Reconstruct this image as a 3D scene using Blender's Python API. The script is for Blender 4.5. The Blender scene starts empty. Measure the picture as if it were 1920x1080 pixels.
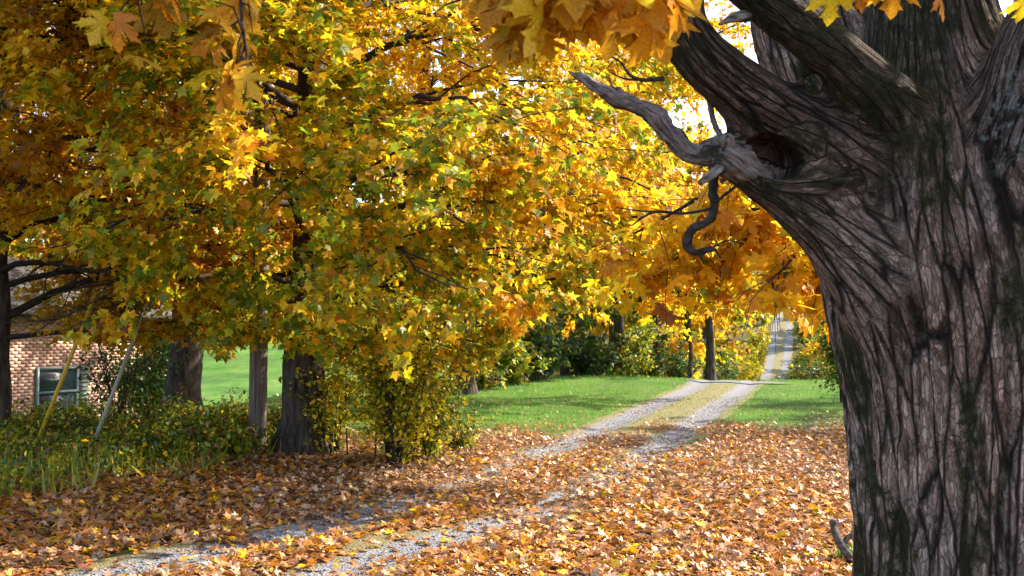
import bpy, math
import numpy as np
from mathutils import Matrix, Vector

# ------------------------------------------------------------------ camera, sky, sun, exposure
SC = bpy.context.scene
COL = SC.collection
F = 1900.0                 # focal length in photo pixels (1920 wide)
CAM_H = 1.85
PITCH = math.atan(78.0 / F)
SUN_AZ = math.radians(60)  # to the right of the view direction (+Y)
SUN_EL = math.radians(37)

cd = bpy.data.cameras.new('camera')
cd.sensor_width = 36.0
cd.lens = 36.0 * F / 1920.0
cd.clip_start = 0.05
cd.clip_end = 3000
cd.dof.use_dof = True
cd.dof.focus_distance = 8.5
cd.dof.aperture_fstop = 6.3
cam = bpy.data.objects.new('camera', cd)
COL.objects.link(cam)
cam.location = (0, 0, CAM_H)
cam.rotation_euler = (math.pi / 2 + PITCH, 0, 0)
SC.camera = cam

w = bpy.data.worlds.new('World')
SC.world = w
w.use_nodes = True
nt = w.node_tree
sky = nt.nodes.new('ShaderNodeTexSky')
sky.sky_type = 'NISHITA'
sky.sun_disc = False
sky.sun_elevation = SUN_EL
sky.sun_rotation = SUN_AZ
sky.air_density = 1.0
sky.dust_density = 1.6
bg = nt.nodes['Background']
bg.inputs[1].default_value = 0.15
nt.links.new(sky.outputs[0], bg.inputs[0])

sd = bpy.data.lights.new('sun', 'SUN')
sd.energy = 4.6
sd.angle = math.radians(0.53)
sd.color = (1.0, 0.87, 0.68)
sun = bpy.data.objects.new('sun', sd)
COL.objects.link(sun)
sdir = Vector((math.sin(SUN_AZ) * math.cos(SUN_EL), math.cos(SUN_AZ) * math.cos(SUN_EL), math.sin(SUN_EL)))
sun.rotation_euler = sdir.to_track_quat('Z', 'Y').to_euler()

SC.view_settings.view_transform = 'Standard'
SC.view_settings.look = 'None'
SC.view_settings.exposure = 1.80
SC.view_settings.gamma = 1.0
SC.render.engine = 'CYCLES'
SC.cycles.max_bounces = 10
SC.cycles.diffuse_bounces = 6
SC.cycles.glossy_bounces = 2
SC.cycles.transmission_bounces = 8
SC.cycles.transparent_max_bounces = 4
SC.cycles.use_denoising = True
SC.cycles.sample_clamp_indirect = 6.0

# ------------------------------------------------------------------ helpers
rng = np.random.default_rng(7)

def P(px, py, d):
    """world point seen at photo pixel (px, py) at distance d along +Y"""
    u = (px - 960.0) / F
    v = (540.0 - py) / F
    cy, sy = math.cos(PITCH), math.sin(PITCH)
    ry = cy - sy * v
    rz = sy + cy * v
    k = d / ry
    return np.array([u * k, d, CAM_H + rz * k])

def PX(p):
    """photo pixel of world points (N,3)"""
    p = np.atleast_2d(p)
    cy, sy = math.cos(PITCH), math.sin(PITCH)
    z = p[:, 2] - CAM_H
    f = p[:, 1] * cy + z * sy
    v = -p[:, 1] * sy + z * cy
    f = np.where(np.abs(f) < 1e-3, 1e-3, f)
    return 960 + F * p[:, 0] / f, 540 - F * v / f, f

def norm(a):
    return a / np.maximum(np.linalg.norm(a, axis=-1, keepdims=True), 1e-9)

def smooth(a, b, x):
    t = np.clip((x - a) / (b - a), 0, 1)
    return t * t * (3 - 2 * t)

def _hash(ix, iy, iz, seed):
    h = (ix.astype(np.int64) * 374761393 + iy.astype(np.int64) * 668265263 + iz.astype(np.int64) * 2147483647 + seed * 1274126177) & 0xFFFFFFFF
    h = ((h ^ (h >> 13)) * 1274126177) & 0xFFFFFFFF
    h = ((h ^ (h >> 16)) * 2246822519) & 0xFFFFFFFF
    return ((h ^ (h >> 15)) & 0xFFFFFF) / float(0xFFFFFF)

def vnoise(p, seed=0):
    """smooth value noise, 0..1, p (N,3)"""
    p = np.asarray(p, float)
    i = np.floor(p)
    f = p - i
    f = f * f * (3 - 2 * f)
    ix, iy, iz = i[:, 0], i[:, 1], i[:, 2]
    r = 0
    for dx in (0, 1):
        wx = f[:, 0] if dx else 1 - f[:, 0]
        for dy in (0, 1):
            wy = f[:, 1] if dy else 1 - f[:, 1]
            for dz in (0, 1):
                wz = f[:, 2] if dz else 1 - f[:, 2]
                r = r + wx * wy * wz * _hash(ix + dx, iy + dy, iz + dz, seed)
    return r

def fbm(p, seed=0, octv=3):
    r, a, t = 0, 1.0, 0
    p = np.asarray(p, float)
    for k in range(octv):
        r = r + a * vnoise(p * (2.03 ** k), seed + 17 * k)
        t += a
        a *= 0.5
    return r / t

def cell(u, v, seed=0):
    """2-D cellular noise: F1, F2"""
    iu, iv = np.floor(u), np.floor(v)
    f1 = np.full(u.shape, 9.0)
    f2 = np.full(u.shape, 9.0)
    cid = np.zeros(u.shape)
    z = np.zeros(u.shape)
    for du in (-1, 0, 1):
        for dv in (-1, 0, 1):
            a = _hash(iu + du, iv + dv, z, seed)
            b = _hash(iu + du, iv + dv, z + 1, seed)
            d = np.hypot(iu + du + a - u, iv + dv + b - v)
            m = d < f1
            f2 = np.where(m, f1, np.minimum(f2, d))
            cid = np.where(m, _hash(iu + du, iv + dv, z + 2, seed), cid)
            f1 = np.where(m, d, f1)
    return f1, f2, cid

def mesh_np(name, V, Fc, attrs=None, smooth_shade=False):
    """mesh from numpy; Fc (M,k) with one k for all; attrs name -> (N,) or (N,4) or (N,3)"""
    V = np.asarray(V, np.float32)
    Fc = np.asarray(Fc, np.int32)
    me = bpy.data.meshes.new(name)
    me.vertices.add(len(V))
    me.vertices.foreach_set('co', V.ravel())
    k = Fc.shape[1]
    me.loops.add(Fc.size)
    me.loops.foreach_set('vertex_index', Fc.ravel())
    me.polygons.add(len(Fc))
    me.polygons.foreach_set('loop_start', np.arange(0, Fc.size, k, dtype=np.int32))
    if smooth_shade:
        me.polygons.foreach_set('use_smooth', np.ones(len(Fc), bool))
    me.update(calc_edges=True)
    for n, a in (attrs or {}).items():
        put_attr(me, n, a)
    return me

def put_attr(me, n, a):
    a = np.asarray(a, np.float32)
    if a.ndim == 1:
        me.attributes.new(n, 'FLOAT', 'POINT').data.foreach_set('value', a)
    elif a.shape[1] == 4:
        me.attributes.new(n, 'FLOAT_COLOR', 'POINT').data.foreach_set('color', a.ravel())
    else:
        me.attributes.new(n, 'FLOAT_VECTOR', 'POINT').data.foreach_set('vector', a.ravel())

def link(name, me, mat=None, parent=None):
    o = bpy.data.objects.new(name, me)
    COL.objects.link(o)
    if mat is not None and me is not None and not me.materials:
        me.materials.append(mat)
    if parent is not None:
        o.parent = parent
    return o

def tag(o, label=None, cat=None, group=None, kind=None):
    if label: o['label'] = label
    if cat: o['category'] = cat
    if group: o['group'] = group
    if kind: o['kind'] = kind
    return o

def empty(name, loc, label, cat, group=None):
    o = bpy.data.objects.new(name, None)
    COL.objects.link(o)
    o.location = loc
    o.empty_display_size = 0.2
    return tag(o, label, cat, group)

class MB:
    """collects triangles / quads (as triangles) with attributes"""
    def __init__(s):
        s.V, s.F, s.A, s.n = [], [], [], 0
    def add(s, V, Fc, a=None):
        V = np.asarray(V, float)
        Fc = np.asarray(Fc, int)
        if Fc.shape[1] == 4:
            Fc = np.concatenate([Fc[:, [0, 1, 2]], Fc[:, [0, 2, 3]]])
        s.V.append(V); s.F.append(Fc + s.n); s.n += len(V)
        if a is not None:
            s.A.append(np.broadcast_to(np.asarray(a, float), (len(V), 4)) if np.ndim(a) == 1 else a)
    def build(s, name, mat, parent=None, smooth_shade=False, origin=None):
        V = np.concatenate(s.V)
        if origin is not None:
            V = V - np.asarray(origin)
        me = mesh_np(name, V, np.concatenate(s.F), {'col': np.concatenate(s.A)} if s.A else None, smooth_shade)
        return link(name, me, mat, parent)

def tube(pts, rad, n=8, cap=True, seed=None, rough=0.0):
    """closed tube round a polyline: verts, quad faces (caps as quads to a doubled centre)"""
    pts = np.asarray(pts, float)
    rad = np.broadcast_to(np.asarray(rad, float), (len(pts),))
    T = np.gradient(pts, axis=0)
    T = norm(T)
    ref = np.array([0, -1.0, 0.0])
    if abs(T.mean(0) @ ref) > 0.85 * np.linalg.norm(T.mean(0)):
        ref = np.array([1.0, 0, 0.2])
    V = []
    th = np.arange(n) * 2 * math.pi / n
    for i in range(len(pts)):
        a = norm(ref - T[i] * (ref @ T[i]))
        b = np.cross(T[i], a)
        r = rad[i]
        if rough:
            r = r * (1 + rough * (vnoise(np.stack([np.cos(th) * 1.5, np.sin(th) * 1.5, np.full(n, i * 0.7)], 1), seed or 0) - 0.5) * 2)
            V.append(pts[i] + (np.cos(th) * r)[:, None] * a + (np.sin(th) * r)[:, None] * b)
        else:
            V.append(pts[i] + r * (np.cos(th)[:, None] * a + np.sin(th)[:, None] * b))
    V = np.concatenate(V)
    m = len(pts)
    i = np.arange(m - 1)[:, None] * n
    j = np.arange(n)[None, :]
    j2 = (j + 1) % n
    Q = np.stack([i + j, i + j2, i + n + j2, i + n + j], -1).reshape(-1, 4)
    if cap:
        V = np.concatenate([V, pts[:1], pts[-1:]])
        c0, c1 = m * n, m * n + 1
        jj = np.arange(n)
        jn = (jj + 1) % n
        q0 = np.stack([np.full(n, c0), jn, jj, jj], 1)[:, :3]
        q1 = np.stack([np.full(n, c1), (m - 1) * n + jj, (m - 1) * n + jn], 1)
        tri = np.concatenate([q0, q1])
        Fc = np.concatenate([Q[:, [0, 1, 2]], Q[:, [0, 2, 3]], tri])
        return V, Fc
    return V, np.concatenate([Q[:, [0, 1, 2]], Q[:, [0, 2, 3]]])

def curve(pts, n):
    """Catmull-Rom resample of control points (rows may carry radius etc.)"""
    pts = np.asarray(pts, float)
    q = np.concatenate([2 * pts[:1] - pts[1:2], pts, 2 * pts[-1:] - pts[-2:-1]])
    t = np.linspace(0, len(pts) - 1, n)
    i = np.clip(np.floor(t).astype(int), 0, len(pts) - 2)
    f = (t - i)[:, None]
    p0, p1, p2, p3 = q[i], q[i + 1], q[i + 2], q[i + 3]
    return 0.5 * (2 * p1 + (p2 - p0) * f + (2 * p0 - 5 * p1 + 4 * p2 - p3) * f ** 2 + (3 * p1 - p0 - 3 * p2 + p3) * f ** 3)

def box(c, s, rz=0.0):
    c = np.asarray(c, float); s = np.asarray(s, float) / 2
    v = np.array([[x, y, z] for z in (-1, 1) for y in (-1, 1) for x in (-1, 1)], float) * s
    ca, sa = math.cos(rz), math.sin(rz)
    v = np.stack([v[:, 0] * ca - v[:, 1] * sa, v[:, 0] * sa + v[:, 1] * ca, v[:, 2]], 1) + c
    f = np.array([[0, 2, 3, 1], [4, 5, 7, 6], [0, 1, 5, 4], [2, 6, 7, 3], [0, 4, 6, 2], [1, 3, 7, 5]])
    return v, f

# ------------------------------------------------------------------ materials
def mat_new(name):
    m = bpy.data.materials.new(name)
    m.use_nodes = True
    t = m.node_tree
    t.nodes.clear()
    out = t.nodes.new('ShaderNodeOutputMaterial')
    return m, t, out

def N(t, typ, **kw):
    n = t.nodes.new(typ)
    for k, v in kw.items():
        setattr(n, k, v)
    return n

def ramp(t, fac, stops):
    r = N(t, 'ShaderNodeValToRGB')
    el = r.color_ramp.elements
    while len(el) < len(stops):
        el.new(0.5)
    for e, (p, c) in zip(el, stops):
        e.position = p
        e.color = (*c, 1) if len(c) == 3 else c
    t.links.new(fac, r.inputs[0])
    return r.outputs[0]

def noise(t, vec, scale, detail=4, rough=0.55):
    n = N(t, 'ShaderNodeTexNoise')
    n.inputs['Scale'].default_value = scale
    n.inputs['Detail'].default_value = detail
    n.inputs['Roughness'].default_value = rough
    if vec is not None:
        t.links.new(vec, n.inputs['Vector'])
    return n.outputs['Fac']

def mix(t, fac, a, b, mode='MIX'):
    m = N(t, 'ShaderNodeMix', data_type='RGBA', blend_type=mode)
    if isinstance(fac, (int, float)):
        m.inputs[0].default_value = fac
    else:
        t.links.new(fac, m.inputs[0])
    for i, x in ((6, a), (7, b)):
        if isinstance(x, tuple):
            m.inputs[i].default_value = (*x, 1)
        else:
            t.links.new(x, m.inputs[i])
    return m.outputs[2]

def attr(t, name, out='Fac'):
    a = N(t, 'ShaderNodeAttribute', attribute_name=name)
    return a.outputs[out]

def mapped(t, scale, coord='Object'):
    tc = N(t, 'ShaderNodeTexCoord')
    mp = N(t, 'ShaderNodeMapping')
    mp.inputs['Scale'].default_value = scale
    t.links.new(tc.outputs[coord], mp.inputs[0])
    return mp.outputs[0]

def bump(t, h, strength, dist):
    b = N(t, 'ShaderNodeBump')
    b.inputs['Strength'].default_value = strength
    b.inputs['Distance'].default_value = dist
    t.links.new(h, b.inputs['Height'])
    return b.outputs[0]

def principled(t, out, col, rough=0.8, normal=None, spec=0.3):
    b = N(t, 'ShaderNodeBsdfPrincipled')
    if isinstance(col, tuple):
        b.inputs['Base Color'].default_value = (*col, 1)
    else:
        t.links.new(col, b.inputs['Base Color'])
    b.inputs['Roughness'].default_value = rough
    b.inputs['Specular IOR Level'].default_value = spec
    if normal is not None:
        t.links.new(normal, b.inputs['Normal'])
    t.links.new(b.outputs[0], out.inputs[0])
    return b

def leaf_material(name, trans=0.5, gloss=0.06, blotch=0.35):
    m, t, out = mat_new(name)
    c = attr(t, 'col', 'Color')
    nz = noise(t, mapped(t, (1, 1, 1)), 22, 3)
    br = ramp(t, nz, [(0.35, (1 - blotch,) * 3), (0.65, (1.12, 1.12, 1.12))])
    c = mix(t, 1.0, c, br, 'MULTIPLY')
    d = N(t, 'ShaderNodeBsdfDiffuse')
    t.links.new(c, d.inputs[0])
    tr = N(t, 'ShaderNodeBsdfTranslucent')
    g2 = N(t, 'ShaderNodeGamma')
    g2.inputs[1].default_value = 0.78
    t.links.new(c, g2.inputs[0])
    t.links.new(g2.outputs[0], tr.inputs[0])
    mx = N(t, 'ShaderNodeMixShader')
    mx.inputs[0].default_value = trans
    t.links.new(d.outputs[0], mx.inputs[1])
    t.links.new(tr.outputs[0], mx.inputs[2])
    gl = N(t, 'ShaderNodeBsdfGlossy')
    gl.inputs['Roughness'].default_value = 0.42
    m2 = N(t, 'ShaderNodeMixShader')
    m2.inputs[0].default_value = gloss
    t.links.new(mx.outputs[0], m2.inputs[1])
    t.links.new(gl.outputs[0], m2.inputs[2])
    t.links.new(m2.outputs[0], out.inputs[0])
    return m

M_LEAF = leaf_material('maple_leaf', 0.60, 0.018)
M_FALLEN = leaf_material('fallen_leaf', 0.18, 0.06, 0.5)
M_WEED = leaf_material('weed_leaf', 0.42, 0.04)
M_GRASS = leaf_material('grass_blade', 0.35, 0.05)

def bark_pattern():
    """node group: bark coordinate (u, v, seed) in metres -> colour factor, height, flake shade"""
    g = bpy.data.node_groups.new('bark_pattern', 'ShaderNodeTree')
    g.interface.new_socket('Vector', in_out='INPUT', socket_type='NodeSocketVector')
    for nm in ('Crack', 'Height', 'Shade'):
        g.interface.new_socket(nm, in_out='OUTPUT', socket_type='NodeSocketFloat')
    gi = g.nodes.new('NodeGroupInput'); go = g.nodes.new('NodeGroupOutput')
    L = g.links.new
    def mapping(sc, src):
        m = g.nodes.new('ShaderNodeMapping'); m.inputs['Scale'].default_value = sc; L(src, m.inputs[0]); return m.outputs[0]
    def math_(op, a, b, c=None):
        m = g.nodes.new('ShaderNodeMath'); m.operation = op
        for k, x in enumerate((a, b, c)):
            if x is None: continue
            if isinstance(x, (int, float)): m.inputs[k].default_value = x
            else: L(x, m.inputs[k])
        return m.outputs[0]
    # gentle meander of the fissures
    w = g.nodes.new('ShaderNodeTexNoise'); w.inputs['Scale'].default_value = 1.0; w.inputs['Detail'].default_value = 4
    L(mapping((7, 3.5, 3), gi.outputs[0]), w.inputs['Vector'])
    sub = g.nodes.new('ShaderNodeVectorMath'); sub.operation = 'SUBTRACT'; sub.inputs[1].default_value = (0.5, 0.5, 0.5); L(w.outputs['Color'], sub.inputs[0])
    scl = g.nodes.new('ShaderNodeVectorMath'); scl.operation = 'MULTIPLY'; scl.inputs[1].default_value = (0.032, 0.26, 0); L(sub.outputs[0], scl.inputs[0])
    add = g.nodes.new('ShaderNodeVectorMath'); add.operation = 'ADD'; L(gi.outputs[0], add.inputs[0]); L(scl.outputs[0], add.inputs[1])
    uv = add.outputs[0]
    def vor(sc, feat):
        v = g.nodes.new('ShaderNodeTexVoronoi'); v.feature = feat; v.inputs['Scale'].default_value = 1.0; L(mapping(sc, uv), v.inputs['Vector']); return v
    def sm(x, a, b):
        m = g.nodes.new('ShaderNodeMapRange'); m.interpolation_type = 'SMOOTHSTEP'; m.inputs['From Min'].default_value = a; m.inputs['From Max'].default_value = b; L(x, m.inputs['Value']); return m.outputs[0]
    e1 = vor((15, 1.9, 3), 'DISTANCE_TO_EDGE'); e2 = vor((54, 15, 3), 'DISTANCE_TO_EDGE'); c2 = vor((54, 15, 3), 'F1'); e3 = vor((110, 48, 3), 'DISTANCE_TO_EDGE'); c3 = vor((110, 48, 3), 'F1')
    n = g.nodes.new('ShaderNodeTexNoise'); n.inputs['Scale'].default_value = 1.0; n.inputs['Detail'].default_value = 7; n.inputs['Roughness'].default_value = 0.72
    L(mapping((75, 26, 3), uv), n.inputs['Vector'])
    wn = g.nodes.new('ShaderNodeTexNoise'); wn.inputs['Scale'].default_value = 1.0; wn.inputs['Detail'].default_value = 3
    L(mapping((11, 3.0, 3), uv), wn.inputs['Vector'])
    k1 = sm(math_('MULTIPLY', e1.outputs['Distance'], math_('MULTIPLY_ADD', wn.outputs['Fac'], 4.6, -1.1)), 0.0, 0.13); k2 = sm(e2.outputs['Distance'], 0.0, 0.11); k3 = sm(e3.outputs['Distance'], 0.0, 0.18)
    sp2 = g.nodes.new('ShaderNodeSeparateColor'); L(c2.outputs['Color'], sp2.inputs[0])
    sp3 = g.nodes.new('ShaderNodeSeparateColor'); L(c3.outputs['Color'], sp3.inputs[0])
    crack = math_('MULTIPLY', k1, math_('MULTIPLY_ADD', k2, 0.45, 0.55))
    crack = math_('MULTIPLY', crack, math_('MULTIPLY_ADD', k3, 0.3, 0.7))
    shade = math_('ADD', math_('MULTIPLY', sp2.outputs[0], 0.40), math_('ADD', math_('MULTIPLY', sp3.outputs[0], 0.22), math_('MULTIPLY', n.outputs['Fac'], 0.5)))
    hgt = math_('ADD', math_('MULTIPLY', k1, 0.55), math_('ADD', math_('MULTIPLY', math_('MULTIPLY', k2, sp2.outputs[0]), 0.5), math_('ADD', math_('MULTIPLY', math_('MULTIPLY', k3, sp3.outputs[0]), 0.16), math_('MULTIPLY', n.outputs['Fac'], 0.28))))
    L(crack, go.inputs[0]); L(hgt, go.inputs[1]); L(shade, go.inputs[2])
    return g

def make_bark():
    m, t, out = mat_new('old_maple_bark')
    grp = bark_pattern()
    res = []
    for nm in ('grain', 'grain_limb'):
        k = N(t, 'ShaderNodeGroup'); k.node_tree = grp
        t.links.new(attr(t, nm, 'Vector'), k.inputs[0]); res.append(k)
    wl = attr(t, 'limb')
    def both(i):
        x = N(t, 'ShaderNodeMix', data_type='FLOAT')
        t.links.new(wl, x.inputs[0]); t.links.new(res[0].outputs[i], x.inputs[2]); t.links.new(res[1].outputs[i], x.inputs[3])
        return x.outputs[0]
    crack, hgt, shade = both(0), both(1), both(2)
    h, hue, moss, lich, tone = attr(t, 'bark'), attr(t, 'hue'), attr(t, 'moss'), attr(t, 'lichen'), attr(t, 'tone')
    g = attr(t, 'grain', 'Vector')
    plate = mix(t, hue, (0.315, 0.212, 0.168), (0.335, 0.182, 0.115))
    lo = mix(t, 0.80, plate, (0.022, 0.014, 0.010))
    hi = mix(t, 0.55, plate, (0.56, 0.405, 0.345))
    c = mix(t, ramp(t, shade, [(0.30, (0, 0, 0)), (0.55, (0.42,) * 3), (0.80, (1, 1, 1))]), lo, hi)
    ck = N(t, 'ShaderNodeMath', operation='MULTIPLY')
    t.links.new(crack, ck.inputs[0])
    t.links.new(ramp(t, h, [(0.06, (0.2,) * 3), (0.42, (1, 1, 1))]), ck.inputs[1])
    c = mix(t, ck.outputs[0], (0.012, 0.008, 0.006), c)
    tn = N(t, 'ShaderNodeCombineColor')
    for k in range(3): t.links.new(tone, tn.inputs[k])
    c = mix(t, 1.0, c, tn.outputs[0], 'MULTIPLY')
    pos = N(t, 'ShaderNodeTexCoord').outputs['Object']
    mm = N(t, 'ShaderNodeMath', operation='MULTIPLY')
    t.links.new(moss, mm.inputs[0])
    t.links.new(ramp(t, noise(t, pos, 11, 6, 0.7), [(0.36, (0.05,) * 3), (0.56, (1, 1, 1))]), mm.inputs[1])
    c = mix(t, mm.outputs[0], c, mix(t, shade, (0.006, 0.006, 0.003), (0.040, 0.040, 0.012)))
    lm = N(t, 'ShaderNodeMath', operation='MULTIPLY')
    t.links.new(lich, lm.inputs[0])
    t.links.new(ramp(t, noise(t, pos, 24, 5, 0.65), [(0.52, (0, 0, 0)), (0.62, (0.8,) * 3)]), lm.inputs[1])
    c = mix(t, lm.outputs[0], c, (0.24, 0.27, 0.24))
    principled(t, out, c, 0.9, bump(t, hgt, 1.0, 0.022), 0.15)
    return m
M_BARK = make_bark()

def simple_bark(name, a, b, sc=(14, 14, 3), dist=0.03):
    m, t, out = mat_new(name)
    v = mapped(t, sc)
    n1 = noise(t, v, 1.0, 6, 0.65)
    c = ramp(t, n1, [(0.33, tuple(x * 0.25 for x in a)), (0.5, a), (0.72, b)])
    principled(t, out, c, 0.9, bump(t, n1, 1.0, dist), 0.2)
    return m
M_BARK2 = simple_bark('maple_bark', (0.055, 0.042, 0.033), (0.12, 0.10, 0.085))
M_TWIG = simple_bark('twig_bark', (0.035, 0.026, 0.02), (0.07, 0.055, 0.045), (30, 30, 30), 0.006)
M_DEAD = simple_bark('dead_wood', (0.10, 0.080, 0.072), (0.33, 0.28, 0.26), (11, 24, 24), 0.02)
M_STICK = simple_bark('stick_bark', (0.07, 0.06, 0.05), (0.16, 0.14, 0.12), (25, 25, 25), 0.008)
M_POLE = simple_bark('pole_wood', (0.15, 0.12, 0.105), (0.26, 0.22, 0.20), (40, 40, 1.5), 0.006)

def flat_material(name, col, rough=0.5, spec=0.4, var=0.2):
    m, t, out = mat_new(name)
    n1 = noise(t, mapped(t, (1, 1, 1)), 9, 4)
    c = mix(t, n1, tuple(x * (1 - var) for x in col), tuple(min(1, x * (1 + var)) for x in col))
    principled(t, out, c, rough, None, spec)
    return m

# ------------------------------------------------------------------ terrain and driveway line
RD = np.array([[-30, -13], [2, -5.6], [5, -3.9], [8.2, -1.95], [10.6, -0.5], [13.9, 0.8], [17.4, 1.95], [25, 4.3], [34, 7.1], [60, 14.6], [92, 23.7], [130, 34.7], [200, 55], [300, 85]], float)
_rc = curve(RD, 400)
def road_x(y):
    return np.interp(y, _rc[:, 0], _rc[:, 1])

def terr(x, y):
    x = np.asarray(x, float); y = np.asarray(y, float)
    z = -3.6 * smooth(35, 74, y)
    z = z + 0.135 * np.maximum(0, y - 88) * smooth(80, 110, y)
    z = np.minimum(z, 24 + 0.02 * np.maximum(0, y - 250))
    z = z + 0.16 * np.exp(-(((x - 3.2) / 3.5) ** 2 + ((y - 37) / 4.5) ** 2))
    far = smooth(45, 90, y)
    z = z + far * 1.2 * (vnoise(np.stack([x.ravel() / 23, y.ravel() / 23, np.zeros(x.size)], 1), 3).reshape(x.shape) - 0.5)
    rel = np.abs(x - road_x(y))
    z = z - 0.04 * np.exp(-((rel - 0.8) / 0.28) ** 2) * (y < 60)
    # verge on the left rises a little toward the tree line
    z = z + 0.10 * smooth(1.2, 5.0, road_x(y) - x) * (y < 30) * smooth(30, 20, y)
    z = z - 1.25 * smooth(-6.5, -9.5, x) * smooth(15.5, 19.0, y) * smooth(60, 40, y)
    return z

def litter(x, y):
    """0..1 how thick fallen leaves lie"""
    n = fbm(np.stack([x * 0.55, y * 0.4, np.zeros_like(x)], 1), 51, 3) - 0.5
    e = 19.2 + 0.10 * (x - 2) + n * 7
    a = smooth(e + 2.0, e - 1.8, y)
    rel = np.abs(np.abs(x - road_x(y)) - 0.80)
    n2 = fbm(np.stack([x * 1.6, y * 1.1, np.zeros_like(x)], 1), 77, 2) - 0.5
    nearbare = 1 - smooth(9.5, 13, y) * smooth(16.5, 13.5, y) * 0.9
    wide = 0.16 * smooth(10.5, 8.5, y)
    bare = smooth(0.50, 0.18, rel - wide + n2 * 1.15) * nearbare
    a = a * (1 - 0.84 * bare)
    # weeds on the left verge
    a = a * (1 - 0.75 * smooth(-4.6, -6.6, x + 0.45 * (y - 11) * -1 + n * 2) * smooth(9, 10.5, y))
    return a

def build_ground():
    ys = np.unique(np.concatenate([np.linspace(-40, 4, 12), np.arange(4, 48, 0.3), np.arange(48, 140, 2.5), np.arange(140, 400, 12), np.array([400, 600, 900, 1500.])]))
    xs = np.unique(np.concatenate([-np.geomspace(16, 900, 16), np.arange(-16, 17, 0.3), np.geomspace(17, 900, 26), np.arange(17, 60, 2.5)]))
    X, Y = np.meshgrid(xs, ys)
    Z = terr(X, Y) - 0.004
    nx, ny = len(xs), len(ys)
    V = np.stack([X.ravel(), Y.ravel(), Z.ravel()], 1)
    i = np.arange(ny - 1)[:, None] * nx
    j = np.arange(nx - 1)[None, :]
    Fc = np.stack([i + j, i + j + 1, i + nx + j + 1, i + nx + j], -1).reshape(-1, 4)
    x, y = V[:, 0], V[:, 1]
    lit = litter(x, y)
    wood = smooth(40, 48, y) * smooth(-6, -2, x)
    verge = smooth(-3.2, -4.5, x) * smooth(19, 15, y)
    wood = np.maximum(wood, verge)
    me = mesh_np('ground', V, Fc, {'litter': lit, 'wood': wood}, True)
    m, t, out = mat_new('ground_soil_grass')
    v = mapped(t, (1, 1, 1))
    n1 = noise(t, v, 1.1, 5)
    n2 = noise(t, v, 14, 5, 0.65)
    n3 = noise(t, v, 60, 4, 0.7)
    grass = mix(t, n2, (0.032, 0.10, 0.010), (0.095, 0.225, 0.020))
    grass = mix(t, ramp(t, n1, [(0.42, (0, 0, 0)), (0.72, (1, 1, 1))]), grass, (0.13, 0.17, 0.055))
    grass = mix(t, 1.0, grass, ramp(t, noise(t, v, 0.23, 5, 0.7), [(0.36, (0.5, 0.6, 0.6)), (0.62, (1.1, 1.05, 1.0))]), 'MULTIPLY')
    soil = mix(t, n3, (0.05, 0.028, 0.016), (0.16, 0.09, 0.05))
    c = mix(t, attr(t, 'litter'), grass, soil)
    c = mix(t, attr(t, 'wood'), c, mix(t, ramp(t, noise(t, v, 0.5, 5, 0.65), [(0.4, (0, 0, 0)), (0.62, (1, 1, 1))]), mix(t, n2, (0.025, 0.032, 0.008), (0.075, 0.085, 0.018)), mix(t, n2, (0.06, 0.038, 0.012), (0.17, 0.105, 0.03))))
    principled(t, out, c, 0.95, bump(t, n3, 0.8, 0.03), 0.1)
    tag(link('ground', me, m), kind='structure', label='lawn and leaf-strewn ground under the maples')

build_ground()

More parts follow.
